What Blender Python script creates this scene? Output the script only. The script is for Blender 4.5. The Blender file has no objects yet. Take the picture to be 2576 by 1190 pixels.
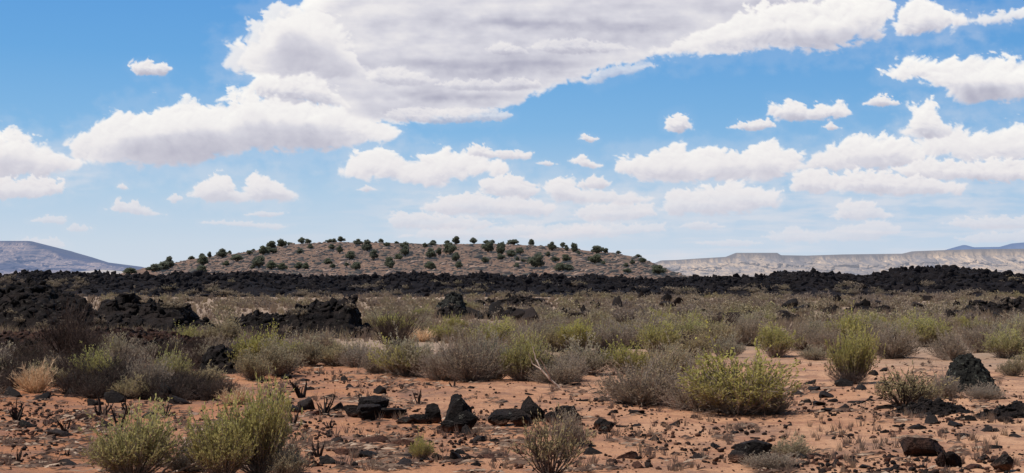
import bpy, bmesh, math, random
import numpy as np
from mathutils import Vector

random.seed(7)
RNG = np.random.default_rng(11)
SC = bpy.context.scene
COL = SC.collection
R = math.radians
EYE, F, CX, CY, HOR = 1.7, 3539.0, 1288.0, 595.0, 105.0
TH = math.atan(HOR / F)

# ------------------------------------------------------------------ helpers
def ray(px, py):
    dx = (np.asarray(px, float) - CX) / F; dz = (CY - np.asarray(py, float)) / F
    return dx, math.cos(TH) - dz * math.sin(TH), math.sin(TH) + dz * math.cos(TH)

def at(px, py):
    """ground point seen at a place of the picture (2576 wide)"""
    x, y, z = ray(px, py); t = -EYE / z
    return float(x * t), float(y * t)

def at_depth(px, py, Y):
    x, y, z = ray(px, py); t = Y / y
    return x * t, EYE + z * t

def to_px(x, y, z=0.0):
    v = z - EYE
    f = y * math.cos(TH) + v * math.sin(TH); u = -y * math.sin(TH) + v * math.cos(TH)
    return CX + x / f * F, CY - u / f * F

_perm = np.random.default_rng(3).permutation(4096).astype(np.int64)
_grad = np.random.default_rng(4).normal(size=(4096, 3)); _grad /= np.linalg.norm(_grad, axis=1)[:, None]

def _h(ix, iy, iz, s):
    return _perm[(_perm[(_perm[(ix + s * 131) & 4095] + iy) & 4095] + iz) & 4095]

def noise(x, y, z=None, s=0):
    """gradient noise, about -1..1"""
    x = np.asarray(x, float); y = np.asarray(y, float)
    if z is None:
        ix = np.floor(x).astype(np.int64); iy = np.floor(y).astype(np.int64)
        fx, fy = x - ix, y - iy
        u = fx * fx * fx * (fx * (fx * 6 - 15) + 10); v = fy * fy * fy * (fy * (fy * 6 - 15) + 10)
        def g(a, b):
            q = _grad[_h(ix + a, iy + b, 0, s)]
            return q[..., 0] * (fx - a) + q[..., 1] * (fy - b)
        return ((g(0, 0) * (1 - u) + g(1, 0) * u) * (1 - v) + (g(0, 1) * (1 - u) + g(1, 1) * u) * v) * 1.7
    z = np.asarray(z, float)
    ix = np.floor(x).astype(np.int64); iy = np.floor(y).astype(np.int64); iz = np.floor(z).astype(np.int64)
    fx, fy, fz = x - ix, y - iy, z - iz
    u = fx * fx * (3 - 2 * fx); v = fy * fy * (3 - 2 * fy); w = fz * fz * (3 - 2 * fz)
    def g(a, b, c):
        q = _grad[_h(ix + a, iy + b, iz + c, s)]
        return q[..., 0] * (fx - a) + q[..., 1] * (fy - b) + q[..., 2] * (fz - c)
    def lay(c):
        return (g(0, 0, c) * (1 - u) + g(1, 0, c) * u) * (1 - v) + (g(0, 1, c) * (1 - u) + g(1, 1, c) * u) * v
    return (lay(0) * (1 - w) + lay(1) * w) * 1.6

def fbm(x, y, z=None, o=4, s=0, g=.5, mode=0):
    a, t, n = 1.0, 0.0, 0.0; k = 1.0
    for i in range(o):
        q = noise(x * k, y * k, None if z is None else z * k, s + i * 7)
        if mode == 1: q = 1 - 2 * np.abs(q)          # ridged
        if mode == 2: q = 2 * np.abs(q) - .6          # billowed
        t = t + a * q; n += a; a *= g; k *= 2.03
    return t / n

def worley(x, y, s=0):
    """distance to the nearest cell point and that cell's random number"""
    ix = np.floor(x).astype(np.int64); iy = np.floor(y).astype(np.int64)
    best = np.full(x.shape, 9.0); rid = np.zeros(x.shape)
    for a in (-1, 0, 1):
        for b in (-1, 0, 1):
            h = _h(ix + a, iy + b, 5, s)
            qx = ix + a + (h % 64) / 64.0; qy = iy + b + ((h // 64) % 64) / 64.0
            d = np.hypot(x - qx, y - qy); m = d < best
            best = np.where(m, d, best); rid = np.where(m, _perm[h & 4095] / 4096.0, rid)
    return best, rid

def sstep(a, b, x):
    t = np.clip((x - a) / (b - a), 0, 1); return t * t * (3 - 2 * t)

def mesh_np(name, V, Fs, mat=None, smooth=False, attrs=None):
    V = np.asarray(V, np.float32).reshape(-1, 3)
    if not isinstance(Fs, list): Fs = [Fs]
    Fs = [np.asarray(f, np.int32) for f in Fs if len(f)]
    me = bpy.data.meshes.new(name)
    me.vertices.add(len(V)); me.vertices.foreach_set('co', V.ravel())
    loops = np.concatenate([f.ravel() for f in Fs]); tot = np.concatenate([np.full(len(f), f.shape[1], np.int32) for f in Fs])
    me.loops.add(len(loops)); me.loops.foreach_set('vertex_index', loops)
    me.polygons.add(len(tot))
    me.polygons.foreach_set('loop_start', (np.cumsum(tot) - tot).astype(np.int32))
    if smooth: me.polygons.foreach_set('use_smooth', np.ones(len(tot), bool))
    for k, a in (attrs or {}).items():
        at_ = me.attributes.new(k, 'FLOAT', 'POINT'); at_.data.foreach_set('value', np.asarray(a, np.float32).ravel())
    me.update(calc_edges=True)
    if mat: me.materials.append(mat)
    return me

def grid_faces(nr, nc):
    i = np.arange(nr - 1)[:, None] * nc + np.arange(nc - 1)[None, :]
    return np.stack([i, i + 1, i + nc + 1, i + nc], -1).reshape(-1, 4)

def link(name, me, parent=None, loc=None, label=None, cat=None, group=None, kind=None):
    o = bpy.data.objects.new(name, me); COL.objects.link(o)
    if parent: o.parent = parent
    if loc is not None: o.location = loc
    if label: o['label'] = label
    if cat: o['category'] = cat
    if group: o['group'] = group
    if kind: o['kind'] = kind
    return o

# ------------------------------------------------------------------ materials
class NT:
    def __init__(s, name):
        s.m = bpy.data.materials.new(name); s.m.use_nodes = True; s.t = s.m.node_tree; s.t.nodes.clear()
        s.out = s.n('ShaderNodeOutputMaterial')
    def n(s, typ, **kw):
        q = s.t.nodes.new(typ)
        for k, v in kw.items():
            if k.startswith('i_'):
                q.inputs[int(k[2:]) if k[2:].isdigit() else k[2:].replace('_', ' ')].default_value = v
            else: setattr(q, k, v)
        return q
    def l(s, a, b): s.t.links.new(a, b)
    def noise(s, scale, detail=4, rough=.6, vec=None, dist=0):
        q = s.n('ShaderNodeTexNoise', i_Scale=scale, i_Detail=detail, i_Roughness=rough, i_Distortion=dist)
        if vec is not None: s.l(vec, q.inputs['Vector'])
        return q.outputs['Fac']
    def ramp(s, fac, *stops):
        q = s.n('ShaderNodeValToRGB'); e = q.color_ramp.elements
        while len(e) < len(stops): e.new(.5)
        for k, (p, c) in enumerate(stops): e[k].position = p; e[k].color = (*c, 1) if not isinstance(c, (int, float)) else (c, c, c, 1)
        s.l(fac, q.inputs['Fac']); return q.outputs['Color']
    def mix(s, f, a, b, mode='MIX'):
        q = s.n('ShaderNodeMix', data_type='RGBA', blend_type=mode)
        for k, v in ((0, f), (6, a), (7, b)):
            if hasattr(v, 'is_linked'): s.l(v, q.inputs[k])
            else: q.inputs[k].default_value = v if isinstance(v, (int, float)) else (*v, 1)
        return q.outputs[2]
    def math(s, op, a, b=0.0, clamp=False):
        q = s.n('ShaderNodeMath', operation=op, use_clamp=clamp)
        for k, v in ((0, a), (1, b)):
            if hasattr(v, 'is_linked'): s.l(v, q.inputs[k])
            else: q.inputs[k].default_value = v
        return q.outputs[0]
    def bump(s, h, strength=.5, dist=.02, prev=None):
        q = s.n('ShaderNodeBump', i_Strength=strength, i_Distance=dist); s.l(h, q.inputs['Height'])
        if prev is not None: s.l(prev, q.inputs['Normal'])
        return q.outputs['Normal']
    def surf(s, color, rough=.9, normal=None, spec=.2, haze=None):
        b = s.n('ShaderNodeBsdfPrincipled', i_Roughness=rough)
        b.inputs['Specular IOR Level'].default_value = spec
        if hasattr(color, 'is_linked'): s.l(color, b.inputs['Base Color'])
        else: b.inputs['Base Color'].default_value = (*color, 1)
        if normal is not None: s.l(normal, b.inputs['Normal'])
        o = b.outputs[0]
        if haze:  # aerial haze painted on: a fixed share of emission over the surface
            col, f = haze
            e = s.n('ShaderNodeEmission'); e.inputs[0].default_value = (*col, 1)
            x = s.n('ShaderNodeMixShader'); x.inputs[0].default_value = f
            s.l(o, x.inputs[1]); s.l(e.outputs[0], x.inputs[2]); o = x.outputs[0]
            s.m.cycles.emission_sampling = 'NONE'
        s.l(o, s.out.inputs[0]); return s.m

def srgb(r, g, b):
    f = lambda c: (c / 255 / 12.92) if c / 255 < .04045 else ((c / 255 + .055) / 1.055) ** 2.4
    return f(r), f(g), f(b)

def lava_mat(name, base, warm, lichen, lichen_amt, rust=.0, sc=1.0, haze=None, dust=False):
    t = NT(name); tc = t.n('ShaderNodeNewGeometry').outputs['Position']
    n1 = t.noise(2.2 * sc, 6, .65, tc); n2 = t.noise(9 * sc, 5, .7, tc); n3 = t.noise(26 * sc, 4, .7, tc)
    c = t.mix(t.ramp(n1, (.38, 0.), (.66, 1.)), base, warm)
    if rust: c = t.mix(t.math('MULTIPLY', t.ramp(t.noise(1.1 * sc, 5, .7, tc), (.45, 0.), (.62, 1.)), rust), c, (.105, .048, .030))
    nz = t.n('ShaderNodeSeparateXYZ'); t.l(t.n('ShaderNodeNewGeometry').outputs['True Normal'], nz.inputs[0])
    c = t.mix(t.ramp(t.math('ADD', t.math('MULTIPLY', nz.outputs['Z'], .5), t.math('MULTIPLY', n1, .9)), (.66, 0.), (1.0, .55)), c, (warm[0] * 1.7, warm[1] * 1.5, warm[2] * 1.35))  # upward faces painted lighter, as sunlit facets
    if dust:
        oz = t.n('ShaderNodeSeparateXYZ'); t.l(t.n('ShaderNodeTexCoord').outputs['Object'], oz.inputs[0])
        c = t.mix(t.ramp(t.math('ADD', t.math('MULTIPLY', oz.outputs['Z'], 6.0), t.math('MULTIPLY', n2, .7)), (.30, .8), (.75, 0.)), c, (.22, .105, .062))
    c = t.mix(t.ramp(n2, (.62 - lichen_amt, 0.), (.70 - lichen_amt, 1.)), c, lichen)
    c = t.mix(t.ramp(n3, (.3, 1.), (.5, 0.)), c, tuple(v * .35 for v in base))
    nb = t.bump(n3, .9, .03 / sc); nb = t.bump(n2, .8, .08 / sc, nb)
    return t.surf(c, .92, nb, .15, haze)

M = {}
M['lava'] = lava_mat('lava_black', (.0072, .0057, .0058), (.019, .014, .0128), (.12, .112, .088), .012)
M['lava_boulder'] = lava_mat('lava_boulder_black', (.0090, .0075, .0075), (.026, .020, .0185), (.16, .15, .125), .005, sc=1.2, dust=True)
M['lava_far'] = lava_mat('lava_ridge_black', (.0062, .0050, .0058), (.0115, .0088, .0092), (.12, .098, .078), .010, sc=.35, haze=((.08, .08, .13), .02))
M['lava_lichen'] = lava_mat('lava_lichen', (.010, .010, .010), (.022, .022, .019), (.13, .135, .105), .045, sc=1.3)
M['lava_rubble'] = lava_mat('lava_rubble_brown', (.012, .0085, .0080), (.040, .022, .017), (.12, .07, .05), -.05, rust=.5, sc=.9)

def rock_mat(name, cols, spot, bumps=1.0):
    t = NT(name); oi = t.n('ShaderNodeObjectInfo'); tc = t.n('ShaderNodeTexCoord').outputs['Object']
    gp = t.n('ShaderNodeNewGeometry').outputs['Position']
    n1 = t.noise(1.6, 5, .65, tc); n2 = t.noise(40, 4, .7, gp); n3 = t.noise(14, 4, .7, gp)
    c = t.ramp(t.math('ADD', t.math('MULTIPLY', oi.outputs['Random'], .55), t.math('MULTIPLY', n1, .5)), (.2, cols[0]), (.5, cols[1]), (.85, cols[2]))
    oz = t.n('ShaderNodeSeparateXYZ'); t.l(tc, oz.inputs[0])
    c = t.mix(t.ramp(t.math('ADD', oz.outputs['Z'], t.math('MULTIPLY', n3, .5)), (.22, .85), (.50, 0.)), c, (.24, .112, .066))
    c = t.mix(t.ramp(n3, (.60, 0.), (.68, .8)), c, spot)
    c = t.mix(t.ramp(n2, (.32, .85), (.5, 0.)), c, tuple(v * .3 for v in cols[0]))
    return t.surf(c, .92, t.bump(n2, .8 * bumps, .02, t.bump(n3, .7 * bumps, .04)), .15)

M['rock_dark'] = rock_mat('rock_black', [(.010, .008, .008), (.018, .014, .013), (.036, .024, .020)], (.09, .075, .06))
M['rock_red'] = rock_mat('rock_rust', [(.035, .018, .014), (.065, .029, .020), (.10, .045, .030)], (.15, .085, .06))
M['rock_tan'] = rock_mat('rock_tan', [(.26, .16, .12), (.36, .24, .17), (.44, .32, .25)], (.5, .38, .30))

def leaf_mat(name, low, mid, top, vary=.35, trans=.3, attr=None):
    t = NT(name); tc = t.n('ShaderNodeTexCoord').outputs['Object']
    z = t.n('ShaderNodeSeparateXYZ'); t.l(tc, z.inputs[0])
    if attr:
        a = t.n('ShaderNodeAttribute', attribute_name='tint').outputs['Fac']
        zz = t.n('ShaderNodeAttribute', attribute_name='rel').outputs['Fac']
    else:
        a = t.n('ShaderNodeObjectInfo').outputs['Random']; zz = z.outputs['Z']
    n1 = t.noise(3.0, 3, .6, tc); n2 = t.noise(30, 2, .5, tc)
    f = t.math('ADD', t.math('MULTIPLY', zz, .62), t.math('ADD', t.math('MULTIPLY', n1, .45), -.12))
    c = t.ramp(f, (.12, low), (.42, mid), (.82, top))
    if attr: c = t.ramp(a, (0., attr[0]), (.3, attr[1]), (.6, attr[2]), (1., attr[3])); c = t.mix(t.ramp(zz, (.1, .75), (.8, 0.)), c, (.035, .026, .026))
    hs = t.n('ShaderNodeHueSaturation'); t.l(c, hs.inputs['Color'])
    t.l(t.math('ADD', t.math('MULTIPLY', a, vary), 1 - vary / 2), hs.inputs['Saturation'])
    t.l(t.math('ADD', t.math('MULTIPLY', n2, .9), .55), hs.inputs['Value'])
    d = t.n('ShaderNodeBsdfDiffuse', i_Roughness=.6); t.l(hs.outputs[0], d.inputs[0])
    tr = t.n('ShaderNodeBsdfTranslucent'); t.l(hs.outputs[0], tr.inputs[0])
    x = t.n('ShaderNodeMixShader', i_0=trans); t.l(d.outputs[0], x.inputs[1]); t.l(tr.outputs[0], x.inputs[2])
    t.l(x.outputs[0], t.out.inputs[0]); return t.m

def twig_mat(name, a, b):
    t = NT(name); tc = t.n('ShaderNodeTexCoord').outputs['Object']
    c = t.mix(t.ramp(t.noise(9, 4, .6, tc), (.35, 0.), (.65, 1.)), a, b)
    d = t.n('ShaderNodeHueSaturation'); t.l(c, d.inputs['Color'])
    t.l(t.math('ADD', t.math('MULTIPLY', t.n('ShaderNodeObjectInfo').outputs['Random'], .5), .75), d.inputs['Value'])
    return t.surf(d.outputs[0], .85, None, .15)

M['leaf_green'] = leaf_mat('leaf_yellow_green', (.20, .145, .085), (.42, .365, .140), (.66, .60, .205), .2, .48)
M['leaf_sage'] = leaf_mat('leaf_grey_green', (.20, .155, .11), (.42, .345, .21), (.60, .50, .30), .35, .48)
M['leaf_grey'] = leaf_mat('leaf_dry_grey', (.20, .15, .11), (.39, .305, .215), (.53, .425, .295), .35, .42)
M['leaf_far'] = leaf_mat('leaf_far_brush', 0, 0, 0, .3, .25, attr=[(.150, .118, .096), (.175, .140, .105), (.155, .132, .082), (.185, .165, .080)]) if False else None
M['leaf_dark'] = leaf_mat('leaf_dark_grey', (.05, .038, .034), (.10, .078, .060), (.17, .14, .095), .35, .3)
M['twig_grey'] = twig_mat('twig_grey', (.20, .15, .122), (.40, .315, .255))
M['twig_brown'] = twig_mat('twig_brown', (.045, .030, .026), (.12, .083, .068))
M['twig_dark'] = twig_mat('twig_charred', (.020, .014, .013), (.06, .038, .030))
M['twig_straw'] = twig_mat('twig_straw', (.60, .40, .24), (.85, .62, .40))
M['twig_pale'] = twig_mat('twig_bleached', (.36, .26, .20), (.55, .43, .35))
M['juniper'] = leaf_mat('juniper_green', (.12, .125, .10), (.185, .20, .145), (.26, .275, .20), .3, .4)  # greens lightened to stand in for distance haze
M['bark'] = twig_mat('juniper_bark', (.06, .045, .035), (.13, .10, .08))

def far_leaf():
    t = NT('leaf_far_brush')
    a = t.n('ShaderNodeAttribute', attribute_name='tint').outputs['Fac']; zz = t.n('ShaderNodeAttribute', attribute_name='rel').outputs['Fac']
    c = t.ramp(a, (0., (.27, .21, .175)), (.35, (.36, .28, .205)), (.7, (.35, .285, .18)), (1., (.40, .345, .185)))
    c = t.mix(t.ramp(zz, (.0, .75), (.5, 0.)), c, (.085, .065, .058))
    d = t.n('ShaderNodeBsdfDiffuse'); t.l(c, d.inputs[0]); tr = t.n('ShaderNodeBsdfTranslucent'); t.l(c, tr.inputs[0])
    x = t.n('ShaderNodeMixShader', i_0=.25); t.l(d.outputs[0], x.inputs[1]); t.l(tr.outputs[0], x.inputs[2]); t.l(x.outputs[0], t.out.inputs[0])
    return t.m
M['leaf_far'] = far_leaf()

def grass_mat():
    t = NT('dry_grass'); a = t.n('ShaderNodeAttribute', attribute_name='tint').outputs['Fac']
    c = t.ramp(a, (0., (.26, .185, .145)), (.5, (.42, .30, .20)), (1., (.42, .33, .19)))
    d = t.n('ShaderNodeBsdfDiffuse'); t.l(c, d.inputs[0]); tr = t.n('ShaderNodeBsdfTranslucent'); t.l(c, tr.inputs[0])
    x = t.n('ShaderNodeMixShader', i_0=.3); t.l(d.outputs[0], x.inputs[1]); t.l(tr.outputs[0], x.inputs[2]); t.l(x.outputs[0], t.out.inputs[0])
    return t.m
M['grass'] = grass_mat()

def soil_mat():
    t = NT('red_sandy_soil'); p = t.n('ShaderNodeNewGeometry').outputs['Position']
    s = t.n('ShaderNodeSeparateXYZ'); t.l(p, s.inputs[0])
    big = t.noise(.35, 5, .6, p); mid = t.noise(2.2, 6, .65, p); fine = t.noise(22, 5, .7, p); grit = t.noise(75, 3, .7, p)
    side = t.math('ADD', t.math('MULTIPLY', s.outputs['X'], .075), t.math('MULTIPLY', t.math('ADD', big, -.5), 1.6))
    c = t.mix(t.ramp(t.math('ADD', side, .45), (.0, 0.), (1., 1.)), (.395, .172, .083), (.535, .305, .182))
    c = t.mix(t.ramp(mid, (.36, .8), (.55, 0.)), c, (.27, .125, .078))
    c = t.mix(t.ramp(t.noise(.9, 6, .72, p), (.50, 0.), (.64, .85)), c, (.19, .112, .082))
    c = t.mix(t.ramp(fine, (.32, .7), (.47, 0.)), c, (.170, .085, .056))
    c = t.mix(t.ramp(grit, (.60, 0.), (.72, .55)), c, (.55, .34, .235))
    c = t.mix(t.ramp(grit, (.30, .75), (.40, 0.)), c, (.085, .045, .035))
    far = t.math('ADD', t.math('MULTIPLY', s.outputs['Y'], .03), t.math('MULTIPLY', t.math('ADD', t.noise(.12, 4, .6, p), -.5), 1.0))
    c = t.mix(t.ramp(far, (.75, 0.), (1.25, 1.)), c, t.mix(mid, (.26, .18, .13), (.36, .26, .185)))
    return t.surf(c, .95, t.bump(grit, .5, .012, t.bump(fine, .7, .03)), .1)
M['soil'] = soil_mat()

def hill_mat():
    t = NT('hill_dry_soil'); p = t.n('ShaderNodeNewGeometry').outputs['Position']
    n1 = t.noise(.07, 5, .6, p); n2 = t.noise(.45, 6, .7, p); n3 = t.noise(1.3, 4, .7, p)
    c = t.mix(t.ramp(n1, (.38, 0.), (.62, 1.)), (.155, .092, .060), (.23, .128, .078))
    c = t.mix(t.ramp(n2, (.36, .9), (.50, 0.)), c, (.075, .053, .042))
    c = t.mix(t.ramp(n2, (.60, 0.), (.68, .8)), c, (.34, .235, .175))
    c = t.mix(t.ramp(n3, (.34, .8), (.46, 0.)), c, (.06, .052, .042))
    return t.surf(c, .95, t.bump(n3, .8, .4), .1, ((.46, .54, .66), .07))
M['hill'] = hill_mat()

def mesa_mat(name, lit, dark, shadow, haze, sc, spots):
    t = NT(name); p = t.n('ShaderNodeNewGeometry').outputs['Position']
    mp = t.n('ShaderNodeMapping'); mp.inputs['Scale'].default_value = (1, .15, .45); t.l(p, mp.inputs[0])
    n1 = t.noise(.0045 * sc, 6, .65, mp.outputs[0]); n2 = t.noise(.045 * sc, 6, .75, mp.outputs[0]); n3 = t.noise(.0016 * sc, 3, .5, p)
    c = t.mix(t.ramp(n1, (.36, 0.), (.62, 1.)), dark, lit)  # sunlit tan patches painted into the colour by noise
    c = t.mix(t.ramp(n2, (.42, .9), (.56, 0.)), c, dark)
    c = t.mix(t.ramp(n2, (.60, 0.), (.68, spots)), c, tuple(min(1, v * 1.35) for v in lit))
    m2 = t.n('ShaderNodeMapping'); m2.inputs['Scale'].default_value = (.12, .05, 3.0); t.l(p, m2.inputs[0])
    c = t.mix(t.ramp(t.noise(.012 * sc, 4, .6, m2.outputs[0]), (.50, 0.), (.60, .55)), c, tuple(v * .75 for v in lit))
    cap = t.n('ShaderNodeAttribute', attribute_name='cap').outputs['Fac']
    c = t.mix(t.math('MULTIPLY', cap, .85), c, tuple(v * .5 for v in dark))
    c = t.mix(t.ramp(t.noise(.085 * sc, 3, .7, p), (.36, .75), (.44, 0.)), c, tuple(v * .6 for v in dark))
    if shadow: c = t.mix(t.ramp(n3, (.58, 0.), (.64, .75)), c, shadow)  # cloud shadow painted into the colour as dark bluish patches
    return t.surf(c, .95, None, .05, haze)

# ------------------------------------------------------------------ camera, light
cam = bpy.data.cameras.new('camera'); co = bpy.data.objects.new('camera', cam); COL.objects.link(co)
cam.sensor_width = 36; cam.lens = 36 * F / 2576; cam.clip_start = .1; cam.clip_end = 200000
co.location = (0, 0, EYE); co.rotation_euler = (R(90) + TH, 0, 0); SC.camera = co

SUN_AZ, SUN_EL = R(-95), R(60)
W = bpy.data.worlds.new('World'); SC.world = W; W.use_nodes = True
wt = W.node_tree; sky = wt.nodes.new('ShaderNodeTexSky'); sky.sky_type = 'NISHITA'; sky.sun_disc = False
sky.sun_elevation = SUN_EL; sky.sun_rotation = SUN_AZ; sky.altitude = 1900
bg = wt.nodes['Background']; bg.inputs['Strength'].default_value = .072
wt.links.new(sky.outputs[0], bg.inputs[0])
sun = bpy.data.lights.new('sun', 'SUN'); so = bpy.data.objects.new('sun', sun); COL.objects.link(so)
sun.energy = 4.6; sun.angle = R(.5); sun.color = (1, .95, .88)
sd = Vector((math.sin(SUN_AZ) * math.cos(SUN_EL), math.cos(SUN_AZ) * math.cos(SUN_EL), math.sin(SUN_EL)))
so.rotation_euler = sd.to_track_quat('Z', 'Y').to_euler(); so.location = (-20, 10, 40)
SC.view_settings.view_transform = 'Standard'; SC.view_settings.look = 'None'
SC.render.engine = 'CYCLES'; SC.cycles.max_bounces = 5; SC.cycles.diffuse_bounces = 3; SC.cycles.transparent_max_bounces = 4

# ------------------------------------------------------------------ sky with clouds
CLOUDS = [  # outline in sky directions (picture units), contrast of its grey base
 (.45, [(170,370),(200,340),(230,318),(300,280),(380,275),(440,265),(540,260),(570,243),(630,235),(700,245),(800,240),(870,260),(930,300),(1000,328),(985,350),(900,365),(800,383),(640,375),(560,395),(500,413),(380,415),(250,410),(180,400)]),
 (-1, [(600,160),(605,120),(650,105),(660,60),(710,35),(760,20),(790,-60),(1000,-160),(2000,-160),(2230,-60),(2215,40),(2180,85),(2100,112),(1900,122),(1780,132),(1650,140),(1550,165),(1480,190),(1400,215),(1340,245),(1240,285),(1120,300),(900,312),(860,280),(830,250),(660,215),(630,185)]),
 (.3, [(960,286),(1010,272),(1120,275),(1250,275),(1290,288),(1262,305),(1120,312),(1000,306)]),
 (.3, [(1085,212),(1150,199),(1250,202),(1300,195),(1350,199),(1364,218),(1290,229),(1150,228)]),
 (.3, [(915,192),(955,170),(1010,168),(1060,184),(1105,202),(1080,215),(1000,217),(930,208)]),
 (.2, [(1465,208),(1490,182),(1560,165),(1640,158),(1655,166),(1565,190),(1500,213)]),
 (.4, [(1325,120),(1380,100),(1450,97),(1530,108),(1600,122),(1520,134),(1400,138)]), (.3, [(1222,122),(1260,106),(1305,118),(1335,136),(1280,142),(1236,136)]),
 (.6, [(1640,130),(1700,104),(1740,84),(1800,68),(1850,38),(1920,18),(2000,8),(2080,6),(2160,-12),(2236,-4),(2242,45),(2215,90),(2150,118),(2040,124),(1920,122),(1800,130),(1720,140)]),
 (.5, [(612,232),(640,195),(700,183),(760,180),(825,200),(850,240),(880,268),(800,262),(700,252)]),
 (.08, [(572,165),(580,112),(630,96),(640,52),(690,20),(740,16),(800,36),(850,74),(884,116),(905,156),(940,192),(860,204),(780,192),(700,192),(620,190)]),
 (.6, [(-160,330),(30,335),(80,352),(140,385),(175,400),(220,410),(170,432),(100,445),(-160,450)]),
 (.5, [(-160,455),(60,450),(165,455),(165,482),(100,500),(-160,505)]),
 (.3, [(322,165),(340,155),(400,152),(432,170),(415,190),(345,190)]),
 (.5, [(480,492),(500,462),(540,433),(570,442),(600,482),(622,472),(648,436),(688,438),(722,472),(746,500),(700,508),(520,508)]),
 (.5, [(860,432),(900,390),(950,377),(1010,393),(1040,422),(1060,395),(1110,378),(1150,393),(1250,397),(1283,430),(1240,440),(1140,445),(1130,468),(1070,478),(1030,462),(940,448),(870,448)]),
 (.4, [(1175,375),(1200,362),(1240,377),(1340,382),(1335,400),(1270,402),(1180,390)]),
 (.25, [(1000,596),(1080,575),(1200,572),(1320,568),(1480,566),(1560,580),(1400,598),(1150,604)]), (.3, [(968,548),(1010,532),(1080,540),(1180,548),(1260,560),(1200,580),(1080,578),(990,572)]),
 (.35, [(1060,525),(1100,500),(1180,488),(1260,494),(1340,500),(1400,520),(1380,545),(1260,540),(1120,540)]), (.35, [(1440,540),(1480,518),(1560,512),(1640,516),(1650,540),(1560,556),(1480,556)]),
 (.4, [(1205,478),(1212,452),(1290,440),(1340,466),(1370,474),(1330,498),(1250,494)]), (.45, [(1370,478),(1385,452),(1412,444),(1440,462),(1470,480),(1560,484),(1640,500),(1600,516),(1480,510),(1400,504)]), (.35, [(1445,466),(1492,441),(1540,455),(1530,474),(1480,478)]),
 (.6, [(1540,425),(1560,400),(1620,380),(1750,377),(1850,369),(1960,366),(2022,390),(2010,420),(1950,450),(1850,455),(1750,460),(1620,455),(1570,440)]),
 (.6, [(2280,380),(2300,345),(2400,330),(2470,323),(2520,326),(2750,280),(2750,410),(2576,405),(2480,410),(2380,400)]), (.6, [(2010,420),(2060,385),(2140,350),(2200,346),(2262,343),(2290,360),(2330,395),(2300,420),(2160,428),(2060,430)]),
 (.9, [(2240,425),(2320,402),(2450,408),(2600,400),(2750,405),(2750,465),(2560,458),(2420,456),(2300,450)]), (.5, [(2080,478),(2110,440),(2200,432),(2300,445),(2430,462),(2420,490),(2250,493),(2150,484)]), (.5, [(1980,470),(2010,432),(2070,426),(2112,450),(2105,480),(2040,492)]),
 (.5, [(1650,520),(1690,480),(1760,475),(1860,468),(1965,478),(1950,520),(1800,545),(1680,540)]),
 (.6, [(2222,185),(2280,165),(2400,150),(2470,147),(2576,158),(2750,150),(2750,255),(2480,262),(2400,255),(2380,225),(2330,205),(2240,195)]),
 (.4, [(2245,82),(2260,30),(2300,0),(2380,0),(2400,30),(2430,48),(2300,96)]), (.2, [(2390,40),(2430,45),(2490,38),(2650,0),(2650,28),(2480,65),(2420,60),(2390,82)]),
 (.5, [(1930,290),(1935,265),(1990,248),(2040,272),(2070,264),(2110,253),(2147,290),(2090,303),(1950,303)]),
 (.3, [(1830,322),(1860,308),(1930,300),(1955,318),(1900,330)]), (.3, [(2068,320),(2090,306),(2117,322),(2090,330)]),
 (.4, [(1667,326),(1680,300),(1710,287),(1730,289),(1744,326),(1700,335)]), (.3, [(2170,262),(2200,240),(2230,239),(2266,262),(2220,270)]),
 (.3, [(1453,350),(1470,337),(1507,350),(1490,360)]), (.3, [(1428,405),(1460,389),(1512,416),(1490,426)]), (.2, [(1345,411),(1370,404),(1410,412),(1380,420)]),
 (.5, [(2268,332),(2290,300),(2288,268),(2340,260),(2360,290),(2392,310),(2402,338),(2330,352)]),
 (.3, [(265,526),(300,504),(350,509),(380,530),(420,540),(360,543)]), (.2, [(72,556),(120,542),(172,550),(160,565)]), (.2, [(158,578),(190,563),(234,575),(200,586)]),
 (.2, [(293,471),(310,461),(327,475),(310,479)]), (.2, [(420,501),(440,486),(461,500),(440,513)]), (.2, [(610,541),(660,530),(727,535),(680,547)]), (.2, [(895,478),(925,465),(953,478),(920,483)]),
 (.3, [(2085,547),(2120,514),(2170,504),(2232,530),(2255,546),(2150,556)]), (.25, [(1915,595),(1990,572),(2060,588),(2150,563),(2230,557),(2272,580),(2200,606),(1950,610)]),
 (.2, [(1300,596),(1450,570),(1672,565),(1672,580),(1500,600),(1350,606)]), (.2, [(1705,570),(1750,555),(1835,570),(1760,581)]), (.2, [(2365,562),(2430,550),(2700,540),(2700,572),(2450,577)]),
 (.2, [(0,618),(60,600),(140,600),(170,620),(90,635)]), (.2, [(2400,600),(2480,585),(2700,580),(2700,605),(2450,612)]), (.15, [(1750,612),(1850,600),(1930,612),(1850,622)]), (.15, [(500,560),(560,556),(740,566),(700,578)]),
 (.5, [(-1400,300),(-1000,220),(-700,240),(-500,320),(-420,380),(-900,420),(-1400,400)]), (.5, [(2900,420),(3200,300),(3600,280),(4200,330),(4200,430),(3200,470)]), (.6, [(2900,60),(3300,-80),(4000,-60),(3900,120),(3200,150)]), (.6, [(-900,-100),(-500,-260),(100,-320),(300,-260),(-100,-180),(-500,-60)]),
]

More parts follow.
